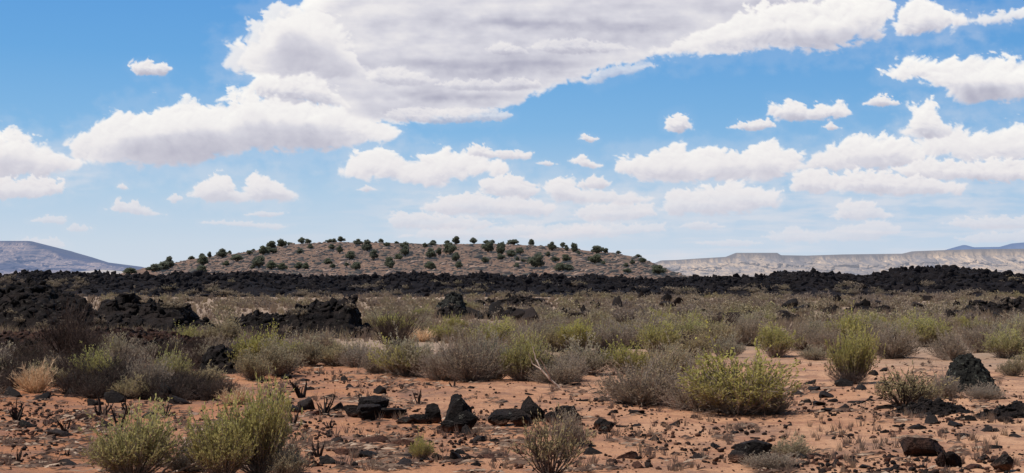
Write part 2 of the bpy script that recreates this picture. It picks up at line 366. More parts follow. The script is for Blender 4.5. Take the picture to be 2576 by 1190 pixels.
def poly_sd(x, y, P):
    P = np.array(P, float); d = np.full(x.shape, 1e9); ins = np.zeros(x.shape, bool)
    for i in range(len(P)):
        a, b = P[i], P[(i + 1) % len(P)]; e = b - a
        wx, wy = x - a[0], y - a[1]; t = np.clip((wx * e[0] + wy * e[1]) / (e @ e), 0, 1)
        d = np.minimum(d, np.hypot(wx - e[0] * t, wy - e[1] * t))
        if a[1] != b[1]:
            c = ((a[1] > y) != (b[1] > y)) & (x < e[0] * (y - a[1]) / (b[1] - a[1]) + a[0]); ins ^= c
    return np.where(ins, d, -d)

def build_sky():
    xs = np.concatenate([np.linspace(-5200, -320, 90), np.arange(-300, 2880, 2.4), np.linspace(2900, 7800, 90)])
    ys = np.concatenate([np.linspace(-4200, -130, 60), np.arange(-120, 700, 2.4), np.linspace(705, 790, 6)])
    X, Y = np.meshgrid(xs, ys)
    al = np.zeros(X.shape); sh = np.zeros(X.shape)
    soft = fbm(X / 160, Y / 60, o=5, s=15); wis = fbm(X / 18, Y / 12, o=4, s=21); fine = fbm(X / 40, Y / 30, o=5, s=24)
    band = fbm(X / 420, Y / 42, o=4, s=31, g=.5)
    mott = fbm(X / 95, Y / 42, o=4, s=38)
    # a tile of cauliflower noise, three sizes of puff
    N = 96; g = (np.arange(N) + .5) / N; tile = np.zeros((N, N, N), np.float32); rr = np.random.default_rng(77)
    for cells, wgt in ((4, .50), (8, .30), (16, .20)):
        pt = rr.random((cells, cells, cells, 3)).astype(np.float32); c = np.floor(g * cells).astype(int); f = (g * cells).astype(np.float32)
        best = np.full((N, N, N), 9., np.float32)
        for i in (-1, 0, 1):
            for j in (-1, 0, 1):
                for k in (-1, 0, 1):
                    q = pt[((c + i) % cells)[:, None, None], ((c + j) % cells)[None, :, None], ((c + k) % cells)[None, None, :]]
                    dd = (q[..., 0] + (c + i)[:, None, None] - f[:, None, None]) ** 2 + (q[..., 1] + (c + j)[None, :, None] - f[None, :, None]) ** 2 + (q[..., 2] + (c + k)[None, None, :] - f[None, None, :]) ** 2
                    np.minimum(best, dd, out=best)
        tile += wgt * (1 - np.sqrt(best) * 1.15).astype(np.float32)
    tile -= tile.mean()
    def look(x, y, w, per):
        k = N / per
        return tile[(x * k).astype(np.int32) % N, (y * k).astype(np.int32) % N, (w * k).astype(np.int32) % N]
    for k, (dark, P) in enumerate(CLOUDS):
        p = np.array(P, float); lo, hi = p.min(0) - 70, p.max(0) + 70
        i0, i1 = np.searchsorted(ys, [lo[1], hi[1]]); j0, j1 = np.searchsorted(xs, [lo[0], hi[0]])
        if i1 - i0 < 3 or j1 - j0 < 3: continue
        S = (slice(i0, i1), slice(j0, j1)); x, y = X[S], Y[S]
        tall = p[:, 1].max() - p[:, 1].min(); size = float(np.clip(tall, 14, 125)); per = 230 * float(np.clip(size / 95, .34, 1.))
        base = p[:, 1].max(); rel = np.clip((base - y) / tall, 0, 1)
        flat = dark < 0; dark = abs(dark)
        d = poly_sd(x + soft[S] * size * .14 + fine[S] * size * .06, y + soft[S] * size * .05, P)
        d = d + size * .06 + wis[S] * size * .045 * (1.5 - rel)
        hz = sstep(200, 640, y)
        nw = 26; Wd = size * .62; ws = np.linspace(-Wd, Wd, nw); dw = ws[1] - ws[0]
        wob = (soft[S] * 40)
        D3 = d[..., None] - np.abs(ws)[None, None, :] ** 1.5 / Wd ** .5 * .95
        xx, yy, ww = (x + wob)[..., None], (y * 1.12 - wob)[..., None], ws[None, None, :] + 300 + k * 61
        D3 = D3 + (look(xx + 4000, yy + 4000, ww, per) * .95 + look(xx * 1.0 + 4100, yy + 4200, ww, per * .31) * .46) * size * (.38 + .42 * rel)[..., None]
        sf = size * .12 + 3.0
        rho = (sstep(-.10, 1.0, D3 / (sf * (1.7 - rel)[..., None]))).astype(np.float32)
        # sunlight from the upper left, marched down row by row
        sig = 5.6 / size; L = np.zeros_like(rho); prev = np.zeros(rho.shape[1:], np.float32)
        dy = np.diff(ys[i0:i1], prepend=ys[i0] - 2.4).clip(0, 30)
        for r_ in range(rho.shape[0]):
            q = np.roll(prev, 1, 0) * .48 + prev * .52; q = np.roll(q, 1, 1) * .55 + q * .45
            q = q * .98 + rho[r_] * sig * dy[r_]; L[r_] = q; prev = q
        sunl = .62 * np.exp(-1.15 * L) + .38 * np.exp(-.22 * L)
        amb = (.33 + .14 * rel + .0 * x)[..., None] * (.75 + .25 * np.exp(-L * .6))
        rad = amb + .68 * sunl
        vs = 9.0 / size; T = np.ones(x.shape, np.float32); acc = np.zeros(x.shape, np.float32)
        for m in range(nw):                        # nearest layer first
            a_ = 1 - np.exp(-rho[..., m] * vs * dw); acc += T * a_ * rad[..., m]; T *= 1 - a_
        A = 1 - T; s_ = acc / np.maximum(A, 1e-3)
        A = sstep(.02, .95, A) * (.99 - .50 * sstep(430, 630, y)) * (1 if dark > .25 else .88)
        core = sstep(0, size * .45, d)
        s_ = s_ - .02 + .10 * (look(xx[..., 0] + 4000, yy[..., 0] + 4000, 0 * x + 333, per * .45) + .5 * fine[S]) - dark * .20 * sstep(.62, .02, rel + .18 * soft[S]) * (.45 + .55 * core) + .05 * band[S]
        s_ = s_ + (.13 * mott[S] if dark > .5 else .05 * mott[S])
        if flat: pass
        elif size > 60: s_ = .74 + (s_ - .74) * (.95 if dark < .1 else 1.2)
        s_ = np.where(s_ > .78, .78 + (s_ - .78) * .62, s_)
        if y.mean() < 300 and 880 < x.mean() < 1620 and not flat: A = A * .72 * sstep(-4, size * .30, d + 6); s_ = s_ - .05
        vl = (.20 if size > 60 else .07) * sstep(-size * .55, size * .05, d + fine[S] * size * .45 + soft[S] * size * .3) * (1 - A) * (.5 + .5 * hz) * (0 if flat else 1)
        s_ = (s_ * A + .80 * vl) / np.maximum(A + vl, 1e-3); A = A + vl
        if flat:
            G = np.zeros(x.shape); ux, uy = x + soft[S] * 70, y + fine[S] * 13 + soft[S] * 12 - (x - 1300) * .02
            for cx, cy, rx, ry, am in [(1200,166,290,17,-.24),(1120,245,230,14,-.22),(1020,298,110,10,-.12),(1450,58,310,17,-.24),(1950,0,170,14,-.2),(1960,122,170,12,-.14),(1310,104,60,11,-.12),(1000,60,150,50,-.04),(1620,150,90,12,-.10)]:
                G += am * np.exp(-(((ux - cx) / rx) ** 2 + ((uy - cy) / ry) ** 2) * 1.1)
            s_ = .61 + (s_ - s_.mean()) * .46 + .15 * band[S] + .20 * mott[S] + G + .16 * (1 - core) - .06 * sstep(1000, 1300, x)
        s_ = .74 + (s_ - .74) * (1 - .40 * hz)
        sh[S] = sh[S] * (1 - A) + np.clip(s_, 0, 1.05) * A
        al[S] = al[S] * (1 - A) + A
    sh = sh / np.maximum(al, 1e-3)
    # thin veil low in the sky
    veil = sstep(.05, .6, fbm(X / 300, Y / 26, o=5, s=44) + .15) * sstep(400, 590, Y) * .50 * sstep(300, 1500, X)
    bank = .55 * np.exp(-((X - 1320) / 380) ** 4 - ((Y - 540) / 62) ** 4) * sstep(-.35, .25, fbm(X / 90, Y / 22, o=5, s=47)) + .45 * np.exp(-((X - 2150) / 520) ** 4 - ((Y - 520) / 60) ** 4) * sstep(-.3, .3, fbm(X / 120, Y / 20, o=5, s=48)) + .35 * np.exp(-((X - 60) / 200) ** 4 - ((Y - 430) / 60) ** 4) * sstep(-.3, .3, fbm(X / 110, Y / 24, o=5, s=49))
    veil = np.maximum(veil, bank)
    sh = np.where(al < .02, .75, sh); al = al + (1 - al) * veil
    dx, dy, dz = ray(X, Y); L = np.sqrt(dx * dx + dy * dy + dz * dz); RAD = 60000.
    V = np.stack([dx / L * RAD, dy / L * RAD, EYE + dz / L * RAD], -1)
    t = NT('sky_air_and_clouds')
    pos = t.n('ShaderNodeSeparateXYZ'); t.l(t.n('ShaderNodeNewGeometry').outputs['Position'], pos.inputs[0])
    el = t.math('DIVIDE', pos.outputs['Z'], RAD)
    side = t.math('DIVIDE', pos.outputs['X'], RAD)
    e = t.math('MULTIPLY', el, 5.0)
    blue = t.ramp(e, (.0, srgb(209, 218, 229)), (.12, srgb(201, 215, 229)), (.30, srgb(177, 205, 229)), (.52, srgb(133, 184, 227)), (.78, srgb(107, 168, 223)), (1., srgb(95, 158, 220)))
    blue = t.mix(t.ramp(t.math('ADD', side, .1), (0., 0.), (.5, .55)), blue, t.ramp(e, (.0, srgb(204, 215, 230)), (.3, srgb(158, 193, 226)), (.6, srgb(108, 166, 218)), (1., srgb(76, 142, 209))))
    s = t.n('ShaderNodeAttribute', attribute_name='shade').outputs['Fac']; a = t.n('ShaderNodeAttribute', attribute_name='cover').outputs['Fac']
    cl = t.ramp(s, (.0, srgb(148, 149, 168)), (.32, srgb(181, 181, 197)), (.60, srgb(214, 213, 222)), (.80, srgb(237, 234, 235)), (1., srgb(253, 251, 247)))
    cl = t.mix(t.ramp(e, (.08, .62), (.50, 0.)), cl, srgb(224, 219, 225))
    em = t.n('ShaderNodeEmission'); t.l(t.mix(a, blue, cl), em.inputs[0]); t.l(em.outputs[0], t.out.inputs[0])
    t.m.cycles.emission_sampling = 'NONE'
    link('sky', mesh_np('sky', V, grid_faces(len(ys), len(xs)), t.m, True, {'shade': sh, 'cover': np.clip(al, 0, 1)}), kind='structure')
build_sky()

# ------------------------------------------------------------------ ground
def gz(x, y):
    x = np.asarray(x, float); y = np.asarray(y, float)
    near = 1 / (1 + np.abs(y) / 400)
    return (.045 * noise(x / 1.6, y / 1.6, s=50) + .10 * noise(x / 7, y / 7, s=51) + .12 * noise(x / 30, y / 30, s=52) * sstep(15, 60, np.abs(y))) * near

def build_ground():
    rows = [-60, -30, -12, -4, 0, 3, 5]
    y = 6.0
    while y < 55000: rows.append(y); y *= 1.0065 if y < 60 else (1.012 if y < 200 else 1.06)
    rows = np.array(rows); u = np.linspace(-.62, .62, 460); u = np.concatenate([[-3, -1.6, -1.0], u, [1.0, 1.6, 3]])
    Yg = np.repeat(rows[:, None], len(u), 1); Xg = u[None, :] * np.maximum(np.abs(rows), 14)[:, None]
    z = gz(Xg, Yg)
    fine = sstep(70, 25, Yg)
    z = z + fine * (.018 * fbm(Xg * 2.2, Yg * 2.2, o=3, s=60) + .012 * fbm(Xg * 7, Yg * 7, o=2, s=61, mode=2))
    link('ground', mesh_np('ground', np.stack([Xg, Yg, z], -1), grid_faces(len(rows), len(u)), M['soil'], True), kind='structure')
build_ground()

# ------------------------------------------------------------------ landforms
def interp(P, x):
    P = np.array(P, float); return np.interp(x, P[:, 0], P[:, 1])

HILL = [(280,704),(340,694),(390,676),(430,662),(480,648),(560,636),(640,625),(700,613),(760,605),(850,602),(960,604),(1100,606),(1290,608),(1400,614),(1480,624),(1560,631),(1600,641),(1640,660),(1690,684),(1750,696),(1830,703),(1900,712)]
HY0, HY1 = 320., 405.
_hx = np.linspace(200, 1950, 500); _hX, _hZ = at_depth(_hx, interp(HILL, _hx), HY1)
def hill_z(x, y):
    H = np.interp(x, _hX, _hZ) - 1.0
    v = np.clip((y - HY0) / (HY1 - HY0), 0, 1); f = np.where(v < 1, v ** .85, 1)
    f = .5 * f + .5 * sstep(-.05, 1.0, v)
    back = 1 - sstep(HY1 + 10, HY1 + 130, y)
    r = 1.3 * fbm(x / 14, y / 14, o=4, s=70) + .75 * fbm(x / 4.2, y / 3.2, o=3, s=73, mode=1) * sstep(0, .2, v)
    return np.maximum(H, 0) * f * back + r * sstep(0, 5, H) * (.35 + .65 * (1 - sstep(.7, 1, v))) - .8 * (1 - sstep(0, .1, v))
gx_, gy_ = np.meshgrid(np.linspace(_hX[0] * 1.0, _hX[-1] * 1.05, 520), np.concatenate([np.linspace(HY0, HY1 + 8, 150), np.linspace(HY1 + 12, HY1 + 130, 25)]))
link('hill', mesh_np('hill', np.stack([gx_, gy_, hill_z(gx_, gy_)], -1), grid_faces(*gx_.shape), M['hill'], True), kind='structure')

def landform(name, prof, Y0, depth, n, mat, gully, cliff, seed):
    px = np.linspace(prof[0][0], prof[-1][0], n); py = interp(prof, px); m = 70
    Yc = Y0 + depth; Xc, Zc = at_depth(px, py, Yc)
    v = np.concatenate([np.linspace(0, 1, m), [1.05, 1.6]])
    X = np.repeat(Xc[None, :], len(v), 0); Yv = Y0 + depth * np.minimum(v, 3)[:, None] + 0 * X
    vv = np.clip(v, 0, 1)[:, None]
    g = fbm(X / gully, Yv / (gully * 4), o=5, s=seed, mode=1)
    Yv = Yv + depth * .22 * g * np.sin(np.pi * np.clip(vv, 0, 1))
    sl = vv ** 1.35 * (1 - cliff); capm = sstep(.93, .985, vv); sl = sl + cliff * capm
    rough = fbm(X / (gully * .4), Yv / (gully * .4), o=4, s=seed + 3)
    Z = np.maximum(Zc, 0)[None, :] * np.clip(sl + .07 * rough * np.sin(np.pi * vv) + .05 * g * np.sin(np.pi * vv), -.1, 1) + np.minimum(Zc, 0)[None, :] - 6 * (v < .02)[:, None]
    Z[-1] *= .8
    cap = np.repeat((sstep(.945, .985, vv)), n, 1)
    link(name, mesh_np(name, np.stack([X, Yv, Z], -1), grid_faces(len(v), n), mat, True, {'cap': cap}), kind='structure')

HZ = (.50, .60, .78)
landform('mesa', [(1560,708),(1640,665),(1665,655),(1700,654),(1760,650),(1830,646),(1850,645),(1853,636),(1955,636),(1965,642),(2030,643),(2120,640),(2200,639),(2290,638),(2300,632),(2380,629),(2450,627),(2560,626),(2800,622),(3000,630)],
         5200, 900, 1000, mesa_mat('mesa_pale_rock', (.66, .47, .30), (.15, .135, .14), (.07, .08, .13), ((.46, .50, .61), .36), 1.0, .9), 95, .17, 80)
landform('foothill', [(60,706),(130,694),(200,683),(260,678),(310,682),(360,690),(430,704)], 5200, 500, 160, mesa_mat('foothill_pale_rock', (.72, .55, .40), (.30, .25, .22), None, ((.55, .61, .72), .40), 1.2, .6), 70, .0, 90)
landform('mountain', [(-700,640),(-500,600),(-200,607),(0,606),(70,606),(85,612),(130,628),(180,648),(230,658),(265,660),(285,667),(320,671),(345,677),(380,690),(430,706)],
         8200, 1600, 420, mesa_mat('mountain_rock_blue_haze', (.62, .44, .32), (.06, .062, .08), (.05, .05, .08), ((.25, .34, .57), .46), 2.0, .8), 170, .05, 100)  # the blue is haze mixed in as emission, over tan and dark rock
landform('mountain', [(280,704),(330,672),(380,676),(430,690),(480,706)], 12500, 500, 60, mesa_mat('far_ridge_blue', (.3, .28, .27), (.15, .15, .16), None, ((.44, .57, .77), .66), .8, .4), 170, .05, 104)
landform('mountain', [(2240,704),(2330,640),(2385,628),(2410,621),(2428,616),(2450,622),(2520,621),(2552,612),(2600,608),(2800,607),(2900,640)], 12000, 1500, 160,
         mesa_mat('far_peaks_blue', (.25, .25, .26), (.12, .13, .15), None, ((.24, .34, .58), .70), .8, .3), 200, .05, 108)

# ------------------------------------------------------------------ lava
def ico(sub):
    b = bmesh.new(); bmesh.ops.create_icosphere(b, subdivisions=sub, radius=1)
    V = np.array([v.co[:] for v in b.verts]); Fc = np.array([[v.index for v in f.verts] for f in b.faces]); b.free(); return V, Fc
ICO = {k: ico(k) for k in (1, 2, 3, 4, 5)}
def rock_np(seed, sub, rough=.2):
    r = np.random.default_rng(seed); V, Fc = ICO[sub]; V = V.copy()
    n = fbm(V[:, 0] * 1.7 + seed, V[:, 1] * 1.7, V[:, 2] * 1.7, o=3, s=seed % 50, mode=1)
    V *= (1 + rough * n)[:, None]
    for _ in range(12):
        n = r.normal(size=3); n /= np.linalg.norm(n); d = r.uniform(.40, .80)
        V -= np.maximum(0, V @ n - d)[:, None] * n
    V *= (1 + .10 * fbm(V[:, 0] * 5 + seed, V[:, 1] * 5, V[:, 2] * 5, o=2, s=seed % 50 + 2))[:, None] * 1.18
    V[:, 2] = np.where(V[:, 2] < -.35, -.35 + (V[:, 2] + .35) * .3, V[:, 2]) + .25
    return V, Fc
CLINK = [rock_np(600 + i, 2 if i < 7 else 1, .62) for i in range(12)]

def lava(name, prof, base_py, depth, cell, rough, mat, label=None, cat=None, seed=0, kind=None, res=None, crest=.55, jag=1.0, front=.8, blocks=None, bs=1.0):
    X0, Y0 = at(prof[len(prof) // 2][0], base_py)
    Yc = Y0 + depth * crest
    pxs = np.array([p[0] for p in prof], float)
    wx = (pxs[-1] - pxs[0]) / F * Yc; res = res or cell * .13
    n = int(np.clip(wx / res, 40, 1100)); m = int(np.clip(depth / res, 24, 220))
    px = np.linspace(pxs[0], pxs[-1], n); v = np.linspace(0, 1, m)
    Xc, Zc = at_depth(px, interp(prof, px), Yc)
    X = np.repeat(Xc[None, :], m, 0); Yv = Y0 + depth * v[:, None] + 0 * X
    if name == 'lava_flow': Zc = Zc + .30 * fbm(px / 15, px * 0, o=4, s=7, g=.65) + .45 * np.maximum(0, noise(px / 7, px * 0 + 3, s=9) - .25)
    H = np.maximum(Zc, 0)[None, :]; V = v[:, None] + .10 * noise(X / (cell * 4), Yv / (cell * 4), s=seed)
    shp = sstep(-.02, crest + .02, V) ** front * (1 - sstep(crest + .12, 1.0, V))
    f1, r1 = worley(X / cell, Yv / cell, seed + 1)
    ed = np.minimum(1, np.minimum(np.arange(n), np.arange(n)[::-1]) / max(3, n * .03))[None, :] * np.sin(np.pi * np.clip(v, 0, 1))[:, None] ** .5
    amp = rough * (.25 + .75 * shp) * ed
    g = gz(X, Yv)
    Z = g + H * shp + amp * (cell * .45 * (r1 - .6) + cell * .35 * fbm(X / (cell * .5), Yv / (cell * .5), o=4, s=seed + 5, g=.6)) - .10 * (1 - ed) - rough * cell * .30 * shp
    j = cell * .30 * jag * ed
    Xd = X + j * (noise(X / (cell * .5), Z / (cell * .5), s=seed + 8) + .6 * noise(X / (cell * .2), Z / (cell * .2) + 9, s=seed + 9))
    Yd = Yv + j * (noise(X / (cell * .5) + 31, Z / (cell * .5), s=seed + 10) + .6 * noise(X / (cell * .2) + 5, Z / (cell * .2) + 2, s=seed + 11))
    Vs, Fs, off = [np.stack([Xd, Yd, Z], -1).reshape(-1, 3)], [grid_faces(m, n)], m * n
    RIDGE_S.append((Xd, Yd, Z, V, shp, name, wx))
    # the surface is broken into clinker: angular blocks fused into it
    r = np.random.default_rng(seed); T = []
    W_ = shp * (H > .05) * (V < crest + .25); W_ = (W_ / max(W_.sum(), 1e-9)).ravel(); nb = blocks or int(np.clip(wx * depth / (cell * cell) * 2.2, 20, 1100))
    for q in r.choice(m * n, size=nb, p=W_):
        i, k = divmod(int(q), n); sz = bs * cell * (.16 + .40 * r.random() ** 2.2) * min(1, float(H[0, k]) / cell + .25)
        Vb, Fb = CLINK[r.integers(len(CLINK))]; an = r.uniform(0, 6.28); c_, s_ = math.cos(an), math.sin(an)
        P = Vb * np.array([sz * r.uniform(.8, 1.4), sz * r.uniform(.7, 1.2), sz * r.uniform(.55, 1.25)])
        tl = r.uniform(-.5, .5); P = np.stack([P[:, 0] * math.cos(tl) + P[:, 2] * math.sin(tl), P[:, 1], -P[:, 0] * math.sin(tl) + P[:, 2] * math.cos(tl)], 1)
        P = np.stack([P[:, 0] * c_ - P[:, 1] * s_ + Xd[i, k], P[:, 0] * s_ + P[:, 1] * c_ + Yd[i, k], P[:, 2] + Z[i, k] - sz * .25], 1)
        Vs.append(P); Fs.append(Fb + off); off += len(P)
    return link(name, mesh_np(name, np.concatenate(Vs), [Fs[0]] + ([np.concatenate(Fs[1:])] if len(Fs) > 1 else []), mat, False), label=label, cat=cat, kind=kind)

RIDGE_S = []
RIDGE = [(-260,694),(-120,690),(0,693),(50,684),(80,681),(100,683),(165,690),(210,684),(260,689),(310,692),(350,693),(400,690),(470,688),(540,690),(600,684),(640,681),(685,686),(740,695),(800,692),(880,696),(960,690),(1010,684),(1060,686),(1110,693),(1180,692),(1220,687),(1270,695),(1330,692),(1400,690),(1440,696),(1490,689),(1540,696),(1600,698),(1700,698),(1800,695),(1900,696),(1955,692),(1975,681),(2010,679),(2040,684),(2085,685),(2130,686),(2160,691),(2230,688),(2270,681),(2310,674),(2350,670),(2390,670),(2430,675),(2480,678),(2520,686),(2576,689),(2700,684),(2860,692)]
lava('lava_flow', RIDGE, 748, 34, 1.1, 1.0, M['lava_far'], kind='structure', seed=200, res=.16, crest=.5, blocks=9000, bs=.66)

LM, OUT = [], []   # landmarks that other labels lean on: (phrase, px, py)
def outcrop(phrase, label, prof, base, depth, cell, mat='lava', rough=1.0, seed=0, name='lava_outcrop', cat='lava outcrop', **k):
    k.setdefault('bs', .72)
    xs = [p[0] for p in prof]; LM.append((phrase, sum(xs) / len(xs), base - 20))
    OUT.append((xs[0], xs[-1], min(p[1] for p in prof), base))
    return lava(name, prof, base, depth, cell, rough, M[mat], label, cat, seed, **k)

outcrop('the wide left lava mound', 'broad black lava mound cut by the left edge of the photo', [(-140,740),(-60,716),(0,720),(50,708),(90,706),(120,714),(180,733),(215,760),(240,790),(262,838)], 838, 5.0, .45, seed=210)
outcrop('the humped lava mound', 'long humped black lava mound behind the brush, second mound from the left edge', [(240,838),(252,785),(262,746),(300,737),(335,741),(372,753),(395,747),(440,752),(470,760),(482,790),(530,806),(560,842)], 846, 4.2, .42, seed=220)
outcrop('the black lava crag', 'tall black lava crag with a notched top and low tail on its left', [(575,835),(600,798),(640,784),(690,790),(738,786),(752,768),(785,757),(812,752),(838,752),(846,764),(852,752),(888,748),(896,775),(905,805),(935,852)], 856, 3.0, .34, seed=230)
outcrop('the lichen-streaked upright rock', 'upright rock streaked with grey-green lichen standing in the brush below the ridge', [(1090,790),(1100,770),(1118,750),(1130,739),(1150,738),(1160,744),(1166,766),(1185,792)], 792, 3.2, .34, 'lava_lichen', .8, 240)
outcrop('the block under the upright rock', 'dark lava block lying directly in front of the lichen-streaked upright rock', [(1095,802),(1104,778),(1130,770),(1160,772),(1180,782),(1190,804)], 804, 1.8, .3, seed=243)
outcrop('the jagged outcrop below the ridge', 'low jagged black outcrop right of the lichen-streaked upright rock, nearest the ridge', [(1225,772),(1240,754),(1265,748),(1290,742),(1330,744),(1350,750),(1378,760),(1395,774)], 774, 4.0, .55, seed=250)
outcrop('the toothed outcrop', 'row of toothed black lava rocks in front of the jagged outcrop', [(1190,806),(1205,786),(1225,778),(1240,790),(1262,776),(1285,768),(1305,780),(1330,788),(1352,806)], 806, 2.4, .42, rough=1.3, seed=255)
outcrop('the twin right-edge outcrop', 'pair of black lava outcrops in the brush at the right edge of the photo', [(2425,792),(2440,764),(2465,755),(2500,752),(2530,764),(2545,748),(2580,742),(2640,760),(2680,792)], 792, 4.0, .5, seed=260)
outcrop('the low line of lava blocks', 'low broken line of black lava blocks in the brush below the right ridge', [(2060,786),(2080,770),(2110,764),(2130,774),(2160,762),(2195,770),(2230,764),(2265,788)], 788, 3.0, .5, rough=1.3, seed=265)
outcrop('the round black boulder', 'single rounded black boulder sitting in brush right of centre', [(1950,802),(1958,785),(1975,778),(2000,779),(2015,788),(2022,803)], 803, 1.6, .3, seed=268, name='lava_boulder', cat='boulder', bs=.45)
outcrop('the shadowed boulder among shrubs', 'black boulder half hidden among grey-green shrubs left of the bare soil', [(500,935),(512,885),(530,862),(552,858),(585,868),(615,884),(640,905),(655,938)], 938, 1.1, .20, seed=270, name='lava_boulder', cat='boulder', bs=.45)
outcrop('the lichen-covered rock mound', 'steep dark rock mound blotched with pale green lichen, right part of the soil', [(2366,988),(2384,948),(2396,908),(2412,890),(2440,884),(2462,900),(2480,925),(2496,958),(2516,990)], 988, .95, .12, 'lava_lichen', .9, 275, name='lava_boulder', cat='boulder', bs=.45)
def boulder_np(seed, box=0.0, taper=0.0):
    r = np.random.default_rng(seed); V, Fc = ICO[5]; V = V.copy()
    if box: V = np.sign(V) * np.abs(V) ** (1 - box * .55)
    q = fbm(V[:, 0] * 1.6 + seed, V[:, 1] * 1.6, V[:, 2] * 1.6, o=4, s=seed % 50, mode=1, g=.6); V *= (1 + .26 * q)[:, None]
    for _ in range(12):
        n = r.normal(size=3); n[2] *= .6; n /= np.linalg.norm(n); d = r.uniform(.42, .80) * (1.3 if box else 1)
        V -= np.maximum(0, V @ n - d)[:, None] * n * .93
    q2 = fbm(V[:, 0] * 8 + seed, V[:, 1] * 8, V[:, 2] * 8, o=4, s=seed % 50 + 3, g=.6); q3 = fbm(V[:, 0] * 3.4 + seed, V[:, 1] * 3.4, V[:, 2] * 3.4, o=2, s=seed % 50 + 6, mode=1)
    V *= (1 + .075 * q2 + .09 * q3)[:, None]
    V -= (V.max(0) + V.min(0)) / 2; V /= (V.max(0) - V.min(0)); V[:, 2] += .42
    V[:, :2] *= (1 - taper * np.clip(V[:, 2], 0, 1))[:, None]
    return V, Fc
def boulder(phrase, label, parts, mat='lava', seed=0):
    Vs, Fs, off = [], [], 0; x0, y0 = at(parts[0][0], parts[0][1])
    for i, p in enumerate(parts):
        px, py, w, h = p[:4]; lean = p[4] if len(p) > 4 else 0; box = p[5] if len(p) > 5 else 0; tp = p[6] if len(p) > 6 else .1
        x, y = at(px, py); k = y / F; y = y0 + (y - y0) * .35; x = x * y / at(px, py)[1]; V, Fc = boulder_np(seed + i, box, tp); W_, H_ = w * k * (1.05 if i == 0 else 1.32), h * k * 1.06
        Q = np.stack([V[:, 0] * W_ + lean * V[:, 2] * W_ + x, V[:, 1] * W_ * .8 + y + W_ * .3, V[:, 2] * H_ + float(gz(x, y))], 1) - np.array([x0, y0, 0])
        Vs.append(Q); Fs.append(Fc + off); off += len(Q)
    LM.append((phrase, parts[0][0], parts[0][1] - 20))
    return link('lava_boulder', mesh_np('lava_boulder', np.concatenate(Vs), np.concatenate(Fs), M[mat], False), loc=(x0, y0, 0), label=label, cat='boulder')
boulder('the blocky lichen boulder', 'blocky grey-black boulder with pale lichen, left end of the foreground boulder row', [(936,1054,86,54,0,.6),(921,1084,54,44,.1,.5),(894,1048,52,30),(984,1057,64,26)], 'lava_boulder', 1280)
boulder('the low lava ledge', 'low dark ledge linking the blocky boulder and the tall leaning boulder', [(1088,1064,46,50,.1),(1054,1074,44,26),(1022,1076,44,18)], 'lava_boulder', 1290)
boulder('the tall black boulder', 'tallest black boulder in the foreground, leaning, with small pale lichen spots', [(1158,1084,78,97,-.16,.5,.25),(1186,1088,52,58,-.35),(1142,1092,60,34)], 'lava_boulder', 1300)
boulder('the peaked boulder', 'black boulder with one pointed peak and a long low left shoulder', [(1338,1062,84,66,0,0,.72),(1288,1064,74,36,.2),(1258,1084,52,42),(1310,1092,52,34),(1390,1064,36,28)], 'lava_boulder', 1310)
boulder('the square boulder', 'dark squarish boulder just behind the sparse foreground shrub', [(1424,1062,58,42,0,.7),(1450,1064,24,28,0,0,.5)], 'lava_boulder', 1320)
boulder('the stepped black rock', 'small stepped black rock right of the sparse foreground shrub', [(1515,1078,40,28,-.1,.5),(1530,1092,32,26),(1520,1106,28,18)], 'lava_boulder', 1330)
boulder('the dark slab', 'dark brown wedge-shaped slab with a flat top, alone on pale sand at right', [(2336,1143,116,47,-.12,1.0,.12)], 'lava_rubble', 1340)
boulder('the rusty rock by the slab', 'low rusty brown rock touching the right end of the dark slab', [(2396,1168,58,42,0,.3,.2),(2362,1170,22,40,.5)], 'lava_rubble', 1350)
boulder('the rounded corner boulder', 'rounded black boulder in the lower right corner of the photo', [(2530,1182,54,42,0,.2)], 'lava_boulder', 1360)
boulder('the shrub-hugged black rock', 'black foreground rock with a low shrub growing over it, below the big spreading bush', [(1896,1160,92,54,.1,.3),(1868,1166,54,30)], 'lava_boulder', 1370)
outcrop('the slumped dark outcrop', 'slumped dark rock bank right of the grey-green shrub, below the lichen-covered mound', [(2240,1038),(2262,1012),(2300,1004),(2335,992),(2370,998),(2410,1004),(2440,1020),(2464,1040)], 1038, .8, .12, 'lava', 1., 312)
outcrop('the dark right-edge bank', 'broken dark rock bank meeting the right edge above the pale sand', [(2440,1060),(2470,1030),(2500,1016),(2545,1010),(2600,1012),(2660,1060)], 1056, .8, .13, 'lava', 1.1, 315)
outcrop('the rubble under the left mounds', 'reddish-brown lava rubble slope spilling below the two left mounds', [(-120,880),(-60,836),(40,828),(150,832),(260,822),(340,826),(430,838),(500,852),(540,888)], 900, 5.0, .22, 'lava_rubble', 1.2, 320, res=.045)
outcrop('the dark rubble strip', 'low strip of black rubble under the tangled brush at the left of the bare soil', [(-120,1012),(-60,985),(60,990),(150,982),(250,978),(330,968),(420,972),(480,966),(560,985),(620,1012)], 1010, 2.2, .2, 'lava_rubble', 1.3, 325, res=.035)
LAVA_PX = [(-140,262,706,838),(240,560,737,846),(575,935,748,856)]

# ------------------------------------------------------------------ rocks
ROCK = {k: [mesh_np('lava_rock', *rock_np(500 + i, 3, .46), M['rock_dark' if k == 0 else 'rock_red'] if k < 2 else M['rock_tan']) for i in range(9)] for k in range(3)}

